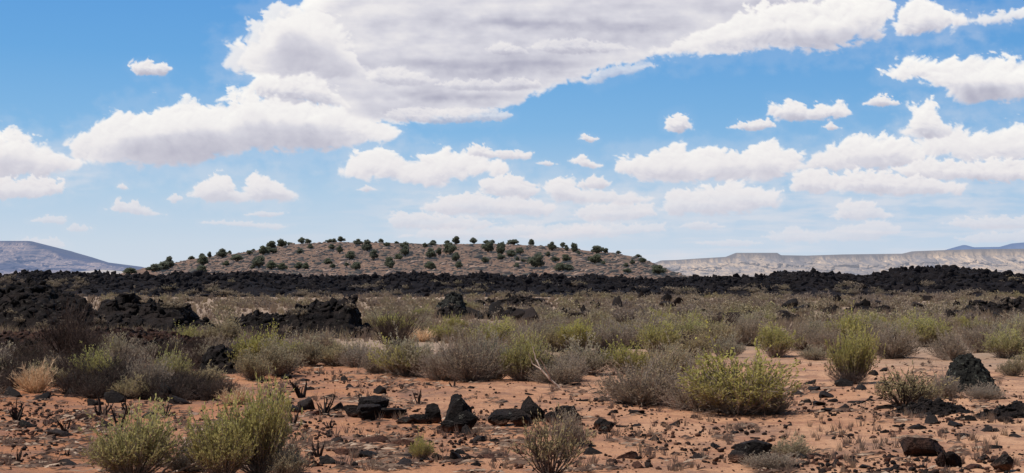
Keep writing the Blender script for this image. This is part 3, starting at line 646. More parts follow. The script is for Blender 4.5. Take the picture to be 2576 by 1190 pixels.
PENDING = []   # (object, look, px, py, noun group) -> labels given at the end
def place_rock(px, py, wpx, hpx, kind):
    x, y = at(px, py); s = y / F; o = link('lava_rock' if kind < 2 else 'pale_rock', random.choice(ROCK[kind]))
    w = wpx * s / 2 / .98; h = hpx * s / 1.35
    o.location = (x, y, float(gz(x, y)) - .02 - .16 * h); o.rotation_euler = (random.uniform(-.2, .2), random.uniform(-.2, .2), random.uniform(-.7, .7) + random.choice((0, math.pi)))
    o.scale = (w, w * random.uniform(.7, 1.1), h)
    o['category'] = 'rock'
    sz = 'tiny' if wpx < 17 else 'small' if wpx < 27 else 'fist-sized' if wpx < 38 else 'chunky'
    PENDING.append((o, sz + (' black lava rock', ' rusty lava rock', ' pale rock')[kind], px, py)); return o

NAMED_ROCKS = [(340,990,64,44,0),(398,1004,76,50,0),(446,1012,54,40,0),(296,1008,54,34,0),(486,1000,52,36,0),(180,992,56,34,0),(110,1004,50,28,0),(30,1000,60,36,0),(240,1012,44,26,0),(380,972,60,44,0),(70,1060,45,24,0),(160,1090,60,28,0),(120,1055,30,18,1),(30,1030,40,20,1),(200,1048,44,24,1),(240,1045,30,16,1),(265,1070,40,34,0),(190,1065,35,18,1),(60,1095,35,14,0),(290,1040,30,14,0),(370,1042,38,26,0),(490,1036,40,14,2),(320,1032,40,22,2),
 (175,1178,60,22,0),(360,1140,50,20,0),(390,1165,60,22,0),(735,1035,60,28,0),(770,1032,50,44,0),(850,1035,50,30,0),(790,1045,40,24,1),(735,1155,36,26,0),(850,1112,50,30,0),(870,1140,55,26,1),(940,1150,60,24,0),(830,1168,46,26,0),(1008,1180,66,30,0),(1145,1165,50,46,0),(1110,1085,40,20,1),(950,1110,70,28,1),(1005,1118,56,28,1),(1160,1138,36,22,0),(1190,1148,30,16,0),
 (1040,1150,40,24,0),(1230,1145,40,22,1),(1180,1090,34,30,0),(1200,1108,38,24,0),(1240,1110,26,14,0),(1310,1135,30,18,0),(1490,1138,50,26,0),(1585,1150,60,26,1),(1640,1108,40,22,0),(1620,1098,26,14,0),(1700,1062,24,22,0),(1745,1042,24,14,0),(1560,1070,34,16,0),(1600,1065,30,14,0),(1720,1080,26,10,0),(1800,1075,26,12,0),(1850,1085,28,14,0),(1800,1120,44,22,0),(1760,1150,36,18,0),(1700,1172,30,16,0),(1610,1178,40,22,1),(1560,1165,26,16,1),(1660,1155,26,14,0),(1540,1184,30,18,0),(1450,1165,34,18,0),
 (2040,958,34,18,0),(2010,985,40,20,0),(2050,975,34,20,0),(2075,990,40,24,0),(2030,1000,30,18,0),(2060,1008,40,22,0),(2100,1000,30,18,0),(2120,1018,40,18,0),(2080,1030,34,22,0),(2040,1030,26,16,0),(2160,1004,40,14,0),(2200,945,26,22,0),(2225,935,22,16,0),(2190,1000,28,14,0),(2130,968,46,26,0),(2160,978,40,22,0),
 (2260,1068,26,16,0),(2215,1075,24,10,0),(2300,1072,44,22,0),(2350,1060,44,24,0),(2400,1066,40,22,0),(2440,1052,50,22,0),(2480,1078,44,22,0),(2530,1060,46,24,0),(2560,1092,40,16,0),(2420,1090,40,18,0),(2460,1102,30,10,0),(2380,1082,30,14,0),(2330,1040,40,22,0),(2280,1036,36,20,0),(2230,1022,44,20,0),
 (2060,1140,30,18,0),(2110,1150,36,20,1),(2150,1160,30,16,0),(2020,1150,44,24,0),(2180,1172,40,18,0),(2230,1178,36,18,0),(2290,1166,40,18,1),(2440,1170,44,22,1),(2470,1150,30,18,0),(2500,1120,44,16,0),(2330,1180,40,18,0),(1990,1175,40,24,0),(1930,1182,40,20,1),
 (775,985,26,14,0),(830,1000,30,16,0),(720,950,34,18,0),(880,975,34,14,0),(950,990,46,22,0),(1030,975,30,14,0),(1080,970,24,12,0),(760,955,30,14,0),(870,955,26,14,0),(800,940,26,14,0),(1180,980,24,10,0),(1265,1010,26,12,0),(1330,990,26,10,0),(1400,1005,24,10,0),
 (1520,1000,34,18,0),(1560,1010,30,16,0),(1500,985,26,12,0),(1470,1005,26,12,0),(1600,1035,44,18,0),(1545,1035,24,16,0),(1530,960,30,14,0),(1445,958,30,12,0),(2250,1145,26,14,0),(2120,1078,22,10,0),(2160,1052,22,10,0),(1900,1100,26,14,0),(1985,1062,24,12,0)]
for a in NAMED_ROCKS: place_rock(*a)
ZONES = [((0,1015,260,1110),20,.7),((700,1030,1230,1185),34,.65),((1230,1065,1560,1185),10,.3),((1560,1060,1990,1188),14,.3),((1990,950,2180,1040),8,0.),((2200,985,2576,1085),20,0.),((1960,1130,2576,1188),18,.3),((680,935,1000,1000),10,0.),((1480,960,1700,1035),10,.1)]
for (x0, y0, x1, y1), n, red in ZONES:
    for _ in range(n):
        py = random.uniform(y0, y1); q = (py - 700) / 450
        w = (12 + 20 * random.random() ** 2) * q; place_rock(random.uniform(x0, x1), py, w, w * random.uniform(.4, .65), 1 if random.random() < red else 0)

for _ in range(60):
    px, py = random.uniform(1180, 2620), random.uniform(752, 812)
    o = place_rock(px, py, random.uniform(16, 46) * (py - 690) / 80, random.uniform(18, 34) * (py - 690) / 80, 0); o.name = 'lava_block'
    PENDING[-1] = (o, 'black far-brush lava block', px, py)

# loose gravel, too many to count
def build_gravel():
    protos = [rock_np(700 + i, 1 if i < 5 else 2, .22) for i in range(9)]; Vs, Fs, tint = [], [], []; off = 0
    def put(px, py, w, t):
        nonlocal off
        x, y = at(px, py); s = y / F * w / 2 / .8; V, Fc = protos[RNG.integers(5) if w < 14 else 5 + RNG.integers(4)]
        a = RNG.uniform(0, 6.28); c, n = math.cos(a), math.sin(a)
        q = V * np.array([1, RNG.uniform(.7, 1.2), RNG.uniform(.55, .95)]) * s; q = np.stack([q[:, 0] * c - q[:, 1] * n + x, q[:, 0] * n + q[:, 1] * c + y, q[:, 2] + float(gz(x, y))], 1)
        Vs.append(q); Fs.append(Fc + off); off += len(q); tint.append(np.full(len(q), t))
    Z2 = [z[0] for z in ZONES] + [(0,1000,700,1190),(0,1100,700,1190),(1000,950,1500,1060),(1400,1030,2300,1130),(1990,905,2576,990),(250,985,720,1060),(1350,900,1520,950)]
    for (x0, y0, x1, y1), n in zip(Z2, [620, 1100, 300, 380, 210, 620, 520, 280, 300, 460, 360, 300, 260, 200, 220, 60]):
        cl = RNG.uniform([x0, y0], [x1, y1], (max(4, n // 14), 2))
        for _ in range(n):
            if RNG.random() < .78:
                c = cl[RNG.integers(len(cl))]; px, py = c[0] + RNG.normal() * 34, c[1] + RNG.normal() * 9
            else: px, py = RNG.uniform(x0, x1), RNG.uniform(y0, y1)
            py = min(max(py, 890), 1230); put(px, py, (3.5 + 11 * RNG.random() ** 2.2) * (py - 690) / 420, RNG.random())
    for _ in range(700):      # off to the sides, out of the photo
        px = RNG.choice([RNG.uniform(-900, 0), RNG.uniform(2576, 3500)]); py = RNG.uniform(930, 1190); put(px, py, 4 + 12 * RNG.random() ** 2, RNG.random())
    t = NT('gravel'); a = t.n('ShaderNodeAttribute', attribute_name='tint').outputs['Fac']
    c = t.ramp(a, (0., (.016, .013, .013)), (.4, (.032, .021, .018)), (.72, (.070, .033, .023)), (.93, (.16, .085, .055)), (1., (.40, .27, .19)))
    t.surf(c, .95, t.bump(t.noise(60, 3, .7, t.n('ShaderNodeNewGeometry').outputs['Position']), .8, .015), .1)
    o = link('gravel', mesh_np('gravel', np.concatenate(Vs), np.concatenate(Fs), t.m, False, {'tint': np.concatenate(tint)}), kind='stuff')
    o['label'] = 'loose dark and rusty lava gravel strewn over the red soil'; o['category'] = 'gravel'
build_gravel()

def build_litter():
    Vs, ti = [], []; n = 0
    while n < 5600:
        py = 885 + 320 * RNG.random() ** 1.1; px = RNG.uniform(-80, 2660)
        if noise(px / 150, py / 26, s=360) + .6 * noise(px / 45, py / 11, s=361) < .06 + .34 * min(1, max(0, (px - 900) / 700)): continue
        x, y = at(px, py); g = float(gz(x, y)); a = RNG.uniform(-.9, .9); L = RNG.uniform(.02, .10) * (2 if RNG.random() < .06 else 1); w = RNG.uniform(.004, .014); u = np.array([math.cos(a), math.sin(a), RNG.uniform(-.1, .25)]) * L; v = np.array([-math.sin(a), math.cos(a), 0]) * w; c = np.array([x, y, g + .012])
        Vs.append(np.stack([c - u - v, c + u - v * .5, c + u * .9 + v, c - u * .8 + v, c + np.array([0, 0, w * 1.6])])); ti.append(np.full(5, RNG.random())); n += 1
    k = np.arange(n)[:, None] * 5; Fc = np.concatenate([np.stack([k[:, 0] + i, k[:, 0] + (i + 1) % 4, k[:, 0] + 4], 1) for i in range(4)])
    t = NT('litter'); a = t.n('ShaderNodeAttribute', attribute_name='tint').outputs['Fac']
    t.surf(t.ramp(a, (0., (.045, .026, .020)), (.5, (.095, .055, .040)), (.85, (.17, .115, .085)), (1., (.42, .31, .23))), .95)
    o = link('litter', mesh_np('litter', np.concatenate(Vs), Fc, t.m, False, {'tint': np.concatenate(ti)}), kind='stuff')
    o['label'] = 'dry twig and leaf litter lying in patches on the red soil'; o['category'] = 'litter'
build_litter()

# ------------------------------------------------------------------ shrubs
def tubes(P, Rr, sides=3):
    """P (n,k,3) polylines, Rr (n,k) radii"""
    n, k, _ = P.shape; T = np.gradient(P, axis=1); T /= np.linalg.norm(T, axis=2, keepdims=True) + 1e-9
    ref = np.where(np.abs(T[..., 2:3]) < .9, np.array([0, 0, 1.]), np.array([1., 0, 0])); A = np.cross(T, ref); A /= np.linalg.norm(A, axis=2, keepdims=True) + 1e-9; B = np.cross(T, A)
    an = np.arange(sides) * 2 * math.pi / sides
    V = P[:, :, None, :] + Rr[:, :, None, None] * (A[:, :, None, :] * np.cos(an)[None, None, :, None] + B[:, :, None, :] * np.sin(an)[None, None, :, None])
    i = (np.arange(n)[:, None, None] * k + np.arange(k - 1)[None, :, None]) * sides; s = np.arange(sides)[None, None, :]; s2 = (s + 1) % sides
    Fc = np.stack([i + s, i + s2, i + sides + s2, i + sides + s], -1).reshape(-1, 4)
    return V.reshape(-1, 3), Fc

def leaves(C, D, ln, wd, r):
    n = len(C); W_ = np.cross(D, r.normal(size=(n, 3))); W_ /= np.linalg.norm(W_, axis=1)[:, None] + 1e-9
    ln = ln * r.uniform(.6, 1.3, (n, 1)); wd = wd * r.uniform(.7, 1.3, (n, 1))
    V = np.stack([C, C + D * ln * .5 + W_ * wd, C + D * ln, C + D * ln * .5 - W_ * wd], 1).reshape(-1, 3)
    return V, np.arange(4 * n).reshape(n, 4)

def shrub_np(seed, stems=150, twigs=4, nleaf=3200, ln=.06, wd=.011, spread=70, rad=.0065, kseg=5, outer=.35, wig=.06, lumps=7):
    r = np.random.default_rng(seed)
    ph = r.uniform(0, 2 * math.pi, stems); th = np.radians(spread) * np.sqrt(r.uniform(0, 1, stems)) ** 1.1
    # uneven outline: a few lobes stand higher
    lob = np.zeros(stems)
    for _ in range(lumps): a, b = r.uniform(0, 6.28), r.uniform(.1, .9); lob += r.uniform(-.34, .24) * np.exp(-((np.cos(ph - a) - 1) ** 2) * 3 - ((th / np.radians(spread) - b) ** 2) * 6)
    L = (1.0 - .28 * (th / np.radians(75)) ** 2) * (1 + lob) * r.uniform(.55, 1.0, stems) ** .8 * (1 + .22 * (r.random(stems) < .12))
    d = np.stack([np.sin(th) * np.cos(ph), np.sin(th) * np.sin(ph), np.cos(th)], 1)
    base = np.stack([np.cos(ph), np.sin(ph), 0 * ph], 1) * (r.uniform(0, .13, stems) * (th / 1.2 + .3))[:, None]
    t = np.linspace(0, 1, kseg)[None, :, None]
    up = np.array([0, 0, 1.])
    P = base[:, None] + L[:, None, None] * (t * d[:, None] * (1 - .12 * t) + .16 * t ** 2 * up * (np.sin(th))[:, None, None])
    P = P + wig * np.cumsum(r.normal(size=(stems, kseg, 3)), 1) * t * .6
    Rr = rad * r.uniform(.6, 1.5, (stems, 1)) * (1.25 - .9 * t[..., 0])
    V1, F1 = tubes(P, Rr)
    # side twigs
    si = np.repeat(np.arange(stems), twigs); f = r.uniform(.3, .95, len(si)); k0 = np.minimum((f * (kseg - 1)).astype(int), kseg - 2); fr = f * (kseg - 1) - k0
    b = P[si, k0] * (1 - fr)[:, None] + P[si, k0 + 1] * fr[:, None]
    td = P[si, k0 + 1] - P[si, k0]; td /= np.linalg.norm(td, axis=1)[:, None]; td = td + r.normal(size=td.shape) * .55 + up * .25; td /= np.linalg.norm(td, axis=1)[:, None]
    tl = r.uniform(.12, .30, len(si)) * (1.15 - f * .5)
    tt = np.linspace(0, 1, 3)[None, :, None]
    TP = b[:, None] + tl[:, None, None] * (tt * td[:, None] + .18 * tt ** 2 * up) + .02 * r.normal(size=(len(si), 3, 3)) * tt
    V2, F2 = tubes(TP, rad * .5 * r.uniform(.6, 1.3, (len(si), 1)) * np.array([1, .8, .35])[None])
    Vb = np.concatenate([V1, V2]); Fb = np.concatenate([F1, F2 + len(V1)])
    Vb[:, 2] = np.maximum(Vb[:, 2], -.02)
    if not nleaf: return Vb, Fb, None, None
    n1 = int(nleaf * .7); ti = r.integers(len(si), size=n1); q = r.uniform(.15, 1.05, n1)[:, None]
    C = b[ti] + tl[ti][:, None] * (q * td[ti] + .18 * q * q * up); D = td[ti] + r.normal(size=(n1, 3)) * .45 + up * .25
    n2 = nleaf - n1; sj = r.integers(stems, size=n2); q2 = r.uniform(outer, 1.02, n2); k0 = np.minimum((q2 * (kseg - 1)).astype(int), kseg - 2); fr = (q2 * (kseg - 1) - k0)[:, None]
    C2 = P[sj, k0] * (1 - fr) + P[sj, k0 + 1] * fr; D2 = (P[sj, k0 + 1] - P[sj, k0]); D2 /= np.linalg.norm(D2, axis=1)[:, None]; D2 = D2 + r.normal(size=(n2, 3)) * .6
    C = np.concatenate([C, C2]); D = np.concatenate([D, D2]); D /= np.linalg.norm(D, axis=1)[:, None]
    keep = C[:, 2] > .12 + .25 * r.random(len(C)) * (outer > .3); C, D = C[keep], D[keep]
    Vl, Fl = leaves(C, D, ln, wd, r)
    return Vb, Fb, Vl, Fl

KINDS = {  # kind: (object name, shape settings, twig material, leaf material, word for labels)
 'g': ('rabbitbrush', dict(stems=190, twigs=6, nleaf=9000, ln=.056, wd=.0110, spread=66, outer=.45), 'twig_grey', 'leaf_green', 'yellow-green bush'),
 's': ('sagebrush', dict(stems=190, twigs=6, nleaf=7800, ln=.054, wd=.0115, spread=74, outer=.4), 'twig_grey', 'leaf_sage', 'grey-green bush'),
 'd': ('dry_shrub', dict(stems=260, twigs=6, nleaf=4200, ln=.060, wd=.0105, spread=78, outer=.5, rad=.0062), 'twig_grey', 'leaf_grey', 'dry grey bush'),
 'n': ('dark_shrub', dict(stems=170, twigs=7, nleaf=1500, ln=.05, wd=.010, spread=74, outer=.4, rad=.0075, wig=.09), 'twig_brown', 'leaf_dark', 'dark tangled bush'),
 'b': ('dead_shrub', dict(stems=120, twigs=7, nleaf=0, spread=62, rad=.0075, wig=.09), 'twig_brown', None, 'bare brown bush'),
 'w': ('straw_shrub', dict(stems=110, twigs=9, nleaf=0, spread=72, rad=.012, wig=.05), 'twig_straw', None, 'pale straw-coloured bush'),
 'x': ('sparse_shrub', dict(stems=46, twigs=6, nleaf=1500, ln=.060, wd=.012, spread=58, outer=.4, rad=.010), 'twig_brown', 'leaf_sage', 'sparse bush'),
 'k': ('charred_stems', dict(stems=6, twigs=2, nleaf=0, spread=38, rad=.055, wig=.05), 'twig_dark', None, 'bare dark stems'),
}
PROTO = {}
for k, (nm, st, tw, lf, _) in KINDS.items():
    PROTO[k] = []
    for i in range({'n': 4, 'g': 5, 's': 5, 'd': 6, 'b': 3, 'w': 2, 'x': 3, 'k': 6}[k]):
        Vb, Fb, Vl, Fl = shrub_np(900 + ord(k) * 10 + i, **st)
        A_ = Vl if lf else Vb; hz_ = np.percentile(A_[:, 2], 98.5); hr_ = np.percentile(np.hypot(A_[:, 0], A_[:, 1]), 94)
        for Q in (Vb, Vl):
            if Q is not None: Q[:, :2] *= .68 / hr_; Q[:, 2] *= .95 / hz_
        PROTO[k].append((mesh_np('branches', Vb, Fb, M[tw]), mesh_np('foliage', Vl, Fl, M[lf]) if lf else None))

def place_shrub(k, px, py, wpx, hpx, label=None, phrase=None, look=None, lean=0.0):
    x, y = at(px, py); s = y / F; w = wpx * s / 1.36; h = hpx * s / 1.0
    br, fo = random.choice(PROTO[k]); nm = KINDS[k][0]
    o = link(nm, None if fo else br); o['category'] = 'shrub'
    if fo:
        o.empty_display_size = .1
        link('branches', br, o); link('foliage', fo, o)
    o.location = (x, y, float(gz(x, y)) - .015); o.scale = (w, w, h); o.rotation_euler = (lean * .2, lean, random.uniform(0, 6.28))
    if label: o['label'] = label
    else: PENDING.append((o, look or (('low ' if hpx * s < .42 else '') + KINDS[k][4]), px, py))
    if phrase: LM.append((phrase, px, py - hpx * .4))
    return o

S = place_shrub
S('g', 335, 1215, 215, 178, 'bright green bush at the bottom of the photo, left of the pair in front', 'the left foreground bush')
S('g', 560, 1212, 185, 182, 'full yellow-green foreground bush left of centre with bleached branches at its foot', 'the right foreground bush')
S('g', 655, 1205, 150, 225, 'tall green bush at the bottom, its top knot reaching above the bush beside it', 'the tall green foreground bush')
S('d', 470, 1196, 130, 85, 'low tangled grey bush between the two green foreground bushes')
S('s', 715, 1212, 110, 100, 'small grey-green bush hugging the right foot of the tall green foreground bush')
S('x', 1385, 1208, 185, 158, 'sparse grey-green bush with fanned bare stems, bottom centre', 'the sparse foreground shrub')
S('d', 1440, 1120, 110, 95, 'thin grey bush behind the sparse foreground shrub, beside the square boulder')
S('g', 1062, 1158, 62, 58, 'little bright green bush alone among rusty rocks in the foreground', 'the little green bush')
S('g', 1860, 1030, 280, 162, 'biggest spreading bush, yellow-green with grey lower stems, right of centre', 'the big spreading bush')
S('d', 1760, 1020, 200, 130, 'tangled grey bush merging into the left side of the biggest spreading bush')
S('d', 1930, 1032, 130, 95, 'dry grey bush merging into the right side of the biggest spreading bush')
S('d', 1610, 1008, 220, 130, 'wide grey bush with dark base left of the biggest spreading bush', 'the wide grey bush')
S('s', 1660, 985, 130, 120, 'grey-green bush rising behind the wide grey bush')
S('g', 2145, 958, 115, 138, 'upright yellow-green bush with dark exposed roots, standing alone on pale sand', 'the upright rooted bush')
S('b', 2140, 962, 110, 40, 'dark exposed roots spreading under the upright yellow-green bush')
S('x', 2275, 1018, 190, 98, 'low thin-stemmed grey-green bush left of the lichen-covered mound', 'the thin-stemmed bush')
S('s', 2310, 1012, 110, 70, 'small grey-green bush behind the low thin-stemmed one')
S('d', 2375, 1000, 80, 70, 'dry grey bush leaning on the left side of the lichen-covered mound')
S('d', 2480, 1005, 100, 40, 'low dry bush at the right foot of the lichen-covered mound')
S('s', 1980, 1140, 120, 56, 'low grey-green bush growing over the black foreground rock', 'the low bush on the rock')
S('d', 1935, 1172, 150, 44, 'low tangle of grey twigs in front of the black foreground rock')
S('s', 2545, 948, 70, 50, 'small green bush on pale sand near the right edge')
S('s', 1030, 945, 150, 100, 'grey-green bush at the left end of the central hedge of brush', 'the central hedge')
S('d', 950, 938, 90, 60, 'low grey bush left of the central hedge of brush')
S('d', 1110, 952, 120, 85, 'grey bush in the central hedge, second from its left end')
S('d', 1190, 956, 160, 135, 'large tangled grey bush in the middle of the central hedge', 'the tangled grey bush')
S('s', 1245, 948, 110, 120, 'grey-green bush between the tangled grey bush and the yellow one')
S('g', 1310, 952, 115, 120, 'yellowish green bush at the right end of the central hedge', 'the yellowish bush')
S('d', 1400, 958, 130, 60, 'low grey bush right of the central hedge, by the pale bent branch')
S('w', 88, 985, 105, 78, 'bright straw-coloured dead bush near the left edge', 'the straw-coloured bush')
S('w', 590, 1010, 90, 46, 'low straw-coloured bush behind the tall green foreground bush')
S('b', 170, 900, 150, 160, 'tall bare brown bush in front of the left lava mound', 'the tall bare brown bush')
S('b', 220, 905, 110, 110, 'shorter bare brown bush just right of the tall bare one')
S('b', 992, 870, 125, 95, 'wiry bare brown bush right of the black lava crag', 'the wiry brown bush')
S('w', 1062, 858, 66, 38, 'small golden dry tuft behind the central hedge', 'the golden tuft')
S('g', 1112, 856, 76, 42, 'small green bush right of the golden dry tuft')
for a in [('n',70,905,110,60),('n',30,960,100,80),('g',250,965,115,90),('n',310,985,130,112),('d',370,990,120,104),('n',200,975,90,70),('g',432,968,92,92),('s',290,905,90,70),('g',462,872,76,52),('s',560,868,115,80),('s',520,965,110,50),
          ('s',640,952,90,78),('g',650,935,125,105),('s',705,945,110,95),('n',560,985,120,40),('n',440,1005,110,60),('s',770,918,105,80),('s',850,918,120,62),('d',900,922,110,60),('b',690,860,80,34),('n',240,1000,110,56),('n',120,925,110,60),('n',500,900,80,60),
          ('g',1455,892,110,76),('d',1370,884,110,80),('d',1555,880,120,72),('g',1655,894,110,84),('g',1735,862,125,66),('s',1800,880,110,74),('d',1880,872,110,74),('g',1950,896,104,82),('d',2015,886,96,78),('g',2130,872,110,78),('d',2080,890,90,66),('d',2245,902,135,92),('g',2335,876,110,76),('d',2400,905,120,78),('g',2530,902,110,76),('d',2470,890,110,82),('d',2190,890,90,80),('s',2590,880,110,80),('g',1590,935,130,80),('s',1700,940,130,80),('d',1500,880,90,64),('d',1320,890,90,60),('s',2050,905,80,40),('d',1640,850,110,64),('s',-40,960,120,90),('d',-60,1010,140,80),('g',2620,940,110,80),('d',2660,1010,120,80)]:
    S(*a)
for a in [(300,1075,44,70),(255,1040,50,60),(322,1035,40,60),(415,1040,34,44),(45,1170,26,46),(170,1150,18,28),(270,1160,14,26),(690,1010,60,44),(760,1000,60,50),(815,1045,60,62),(830,1075,30,26),(1052,1020,22,46),(1140,976,22,26),(40,1050,40,56),(165,1075,40,36),(735,1072,40,70),(800,1150,40,50),(1545,1060,24,16),(1010,985,20,20),(905,1005,16,26)]:
    S('k', *a)

# the pale bent branch and the bleached fallen branches
def branch(name, pts, r0, r1, mat, label, cat='branch', phrase=None, forks=()):
    Vs, Fs, off = [], [], 0
    for P, a, b in [(pts, r0, r1)] + [(f, r0 * .6, r1 * .6) for f in forks]:
        W3 = []
        for (px, py, Y) in P:
            x, z = at_depth(px, py, Y); W3.append((float(x), Y, max(float(z), .0)))
        W3 = np.array(W3); t = np.linspace(0, len(W3) - 1, len(W3) * 4); Q = np.stack([np.interp(t, np.arange(len(W3)), W3[:, i]) for i in range(3)], 1)
        Q += np.random.default_rng(5).normal(size=Q.shape) * a * .25
        V, Fc = tubes(Q[None], np.linspace(a, b, len(Q))[None], 6); Vs.append(V); Fs.append(Fc + off); off += len(V)
    o = link(name, mesh_np(name, np.concatenate(Vs), np.concatenate(Fs), M[mat], True), label=label, cat=cat)
    if phrase: LM.append((phrase, pts[0][0], pts[0][1]))
    return o
Yb = at(1408, 976)[1]
branch('bent_branch', [(1408,976,Yb),(1385,955,Yb),(1362,930,Yb + .05),(1348,900,Yb + .1),(1340,872,Yb + .12)], .020, .006, 'twig_pale', 'pale bent branch arching up from the sand beside the central hedge', phrase='the pale bent branch', forks=[[(1385,955,Yb),(1372,925,Yb - .1),(1358,900,Yb - .15)], [(1362,930,Yb),(1340,915,Yb + .1),(1330,890,Yb + .1)]])
Yb = at(430, 1200)[1]
branch('fallen_branch', [(420,1196,Yb),(470,1176,Yb - .1),(520,1150,Yb - .12),(556,1128,Yb - .1),(590,1108,Yb)], .014, .004, 'twig_pale', 'long bleached branch slanting up right between the two foreground bushes', forks=[[(540,1138,Yb - .1),(566,1136,Yb - .1),(582,1124,Yb)]])
branch('fallen_branch', [(400,1198,Yb),(436,1160,Yb - .05),(460,1120,Yb - .06),(484,1092,Yb)], .011, .003, 'twig_pale', 'shorter steep bleached branch beside the left foreground bush', forks=[[(455,1130,Yb - .05),(474,1118,Yb - .05),(500,1100,Yb)]])

# scattered brush: the nearest ones each on its own
taken = [(p[2], p[3]) for p in PENDING if p[0]['category'] == 'shrub']
def free(px, py, g):
    for x0, x1, y0, y1 in LAVA_PX:
        if x0 - 10 < px < x1 + 10 and y0 + 40 < py < y1 + 14: return False
    return all(((px - a) / 1.5) ** 2 + ((py - b) * 2.2) ** 2 > g * g for a, b in taken)
OUT = [o for o in OUT if o[1] - o[0] < 500]
OUT += [(1030, 1095, 818, 858), (935, 1050, 776, 870), (110, 235, 742, 905), (30, 150, 905, 985), (1340, 1410, 870, 976)]
def hides(px, py, h, w):
    return any(x0 - w * .4 < px < x1 + w * .4 and py > base - 6 and py - h < base - .22 * (base - top) for x0, x1, top, base in OUT)
for _ in range(900):
    if len(taken) > 178: break
    py = random.uniform(875, 1004); px = random.uniform(-80, 700)
    if py > 1004 - max(0, px - 560) * .5 or any(((px - a) / 1.5) ** 2 + ((py - b) * 2.2) ** 2 < 26 ** 2 for a, b in taken): continue
    s = F / at(px, py)[1]; h = random.uniform(.28, .5) * s
    if hides(px, py, h, h * 1.4): continue
    taken.append((px, py)); k = random.choice('nnnnnnddsb'); S(k, px, py, h * random.uniform(1.3, 1.9), h)
for x0, x1, y0, y1, m, hh in [(930,1480,925,952,13,.62),(700,930,880,918,9,.5),(1480,2000,842,888,16,.55),(1300,1500,850,900,7,.55),(2000,2560,850,900,14,.55)]:
    for _ in range(m):
        px, py = random.uniform(x0, x1), random.uniform(y0, y1); s = F / at(px, py)[1]; h = hh * random.uniform(.7, 1.2) * s
        if hides(px, py, h, h): continue
        taken.append((px, py)); S(random.choice('ddddssxgb'), px, py, h * random.uniform(1.2, 1.8), h)
cnt = 0
for _ in range(6000):
    if cnt >= 190: break
    py = 795 + 110 * random.random() ** 1.1; px = random.uniform(-120, 2700)
    if px < 900 and py > 860 and random.random() < .5: continue
    if px < 560 and 800 < py < 880: continue
    if not free(px, py, (py - 700) * .24): continue
    taken.append((px, py)); s = F / at(px, py)[1]
    green = .5 + .9 * float(noise(px / 210, py / 40, s=330))
    k = 'g' if random.random() < green * .55 else 's' if random.random() < .45 else 'd' if random.random() < .9 else 'b'
    h = random.uniform(.36, .72) * s * (.75 if py < 830 else 1)
    if hides(px, py, h, h * 1.5): continue
    S(k, px, py, h * random.uniform(1.3, 2.0), h); cnt += 1

def build_far_brush():
    pro = [shrub_np(3000 + i, stems=26, twigs=2, nleaf=260, ln=.17, wd=.036, kseg=3, rad=.010, outer=.3, spread=76) for i in range(8)]
    Vs, Fs, ti, re = [], [], [], []; off = 0; n = 0
    for _ in range(16000):
        if n >= 1900: break
        py = 738 + 75 * RNG.random() ** 1.25; px = RNG.uniform(-250, 2830)
        if px < 930 and py < 742: continue
        if any(x0 < px < x1 and y0 + 30 < py < y1 for x0, x1, y0, y1 in LAVA_PX): continue
        if noise(px / 160, py / 14, s=340) < -.45: continue
        x, y = at(px, py); Vb, Fb, Vl, Fl = pro[RNG.integers(8)]
        if hides(px, py, h_ := 22, 40) or (480 < px < 1180 and py < 800 and RNG.random() < .55): continue
        V = np.concatenate([Vb, Vl]); Fc = np.concatenate([Fb, Fl + len(Vb)]); a = RNG.uniform(0, 6.28); c, s = math.cos(a), math.sin(a); h = RNG.uniform(.32, .68); w = h * RNG.uniform(.8, 1.5)
        q = np.stack([(V[:, 0] * c - V[:, 1] * s) * w + x, (V[:, 0] * s + V[:, 1] * c) * w + y, V[:, 2] * h + float(gz(x, y)) - .02], 1)
        Vs.append(q); Fs.append(Fc + off); off += len(q); re.append(V[:, 2]); n += 1
        ti.append(np.full(len(q), np.clip(.42 + .55 * float(noise(px / 150, py / 20, s=345)) + RNG.normal() * .18, 0, 1)))
    for Xd, Yd, Z, V_, shp, nm_, wx_ in RIDGE_S:
     rows_, cols_ = Xd.shape; n = t_ = 0; big_ = nm_ == 'lava_flow'; want = 420 if big_ else int(wx_ * 2.2) if nm_ == 'lava_outcrop' and Yd.min() > 30 else 0
     while n < want and t_ < 20000:      # tufts rooted in the lava
        t_ += 1; i, k = RNG.integers(rows_), RNG.integers(cols_)
        if big_ and (not .02 < V_[i, k] < .30 or noise(Xd[i, k] / 5, Yd[i, k] / 4, s=347) < .08 + .5 * V_[i, k]): continue
        if not big_ and (not .02 < V_[i, k] < .55 or noise(Xd[i, k] / 1.2, Yd[i, k], s=347) < .5 * V_[i, k]): continue
        n += 1; Vb, Fb, Vl, Fl = pro[RNG.integers(8)]; V = np.concatenate([Vb, Vl]); Fc = np.concatenate([Fb, Fl + len(Vb)]); h = RNG.uniform(.3, .65) * (1 if big_ else .55); w = h * RNG.uniform(.9, 1.8)
        Vs.append(np.stack([V[:, 0] * w + Xd[i, k], V[:, 1] * w + Yd[i, k], V[:, 2] * h + Z[i, k] - .02], 1)); Fs.append(Fc + off); off += len(V); re.append(V[:, 2]); ti.append(np.full(len(V), RNG.uniform(.1, .6)))
    o = link('shrubbery', mesh_np('shrubbery', np.concatenate(Vs), np.concatenate(Fs), M['leaf_far'], False, {'tint': np.concatenate(ti), 'rel': np.concatenate(re)}), kind='stuff')
    o['label'] = 'dense grey and olive brush filling the flat below the lava ridge'; o['category'] = 'brush'
build_far_brush()

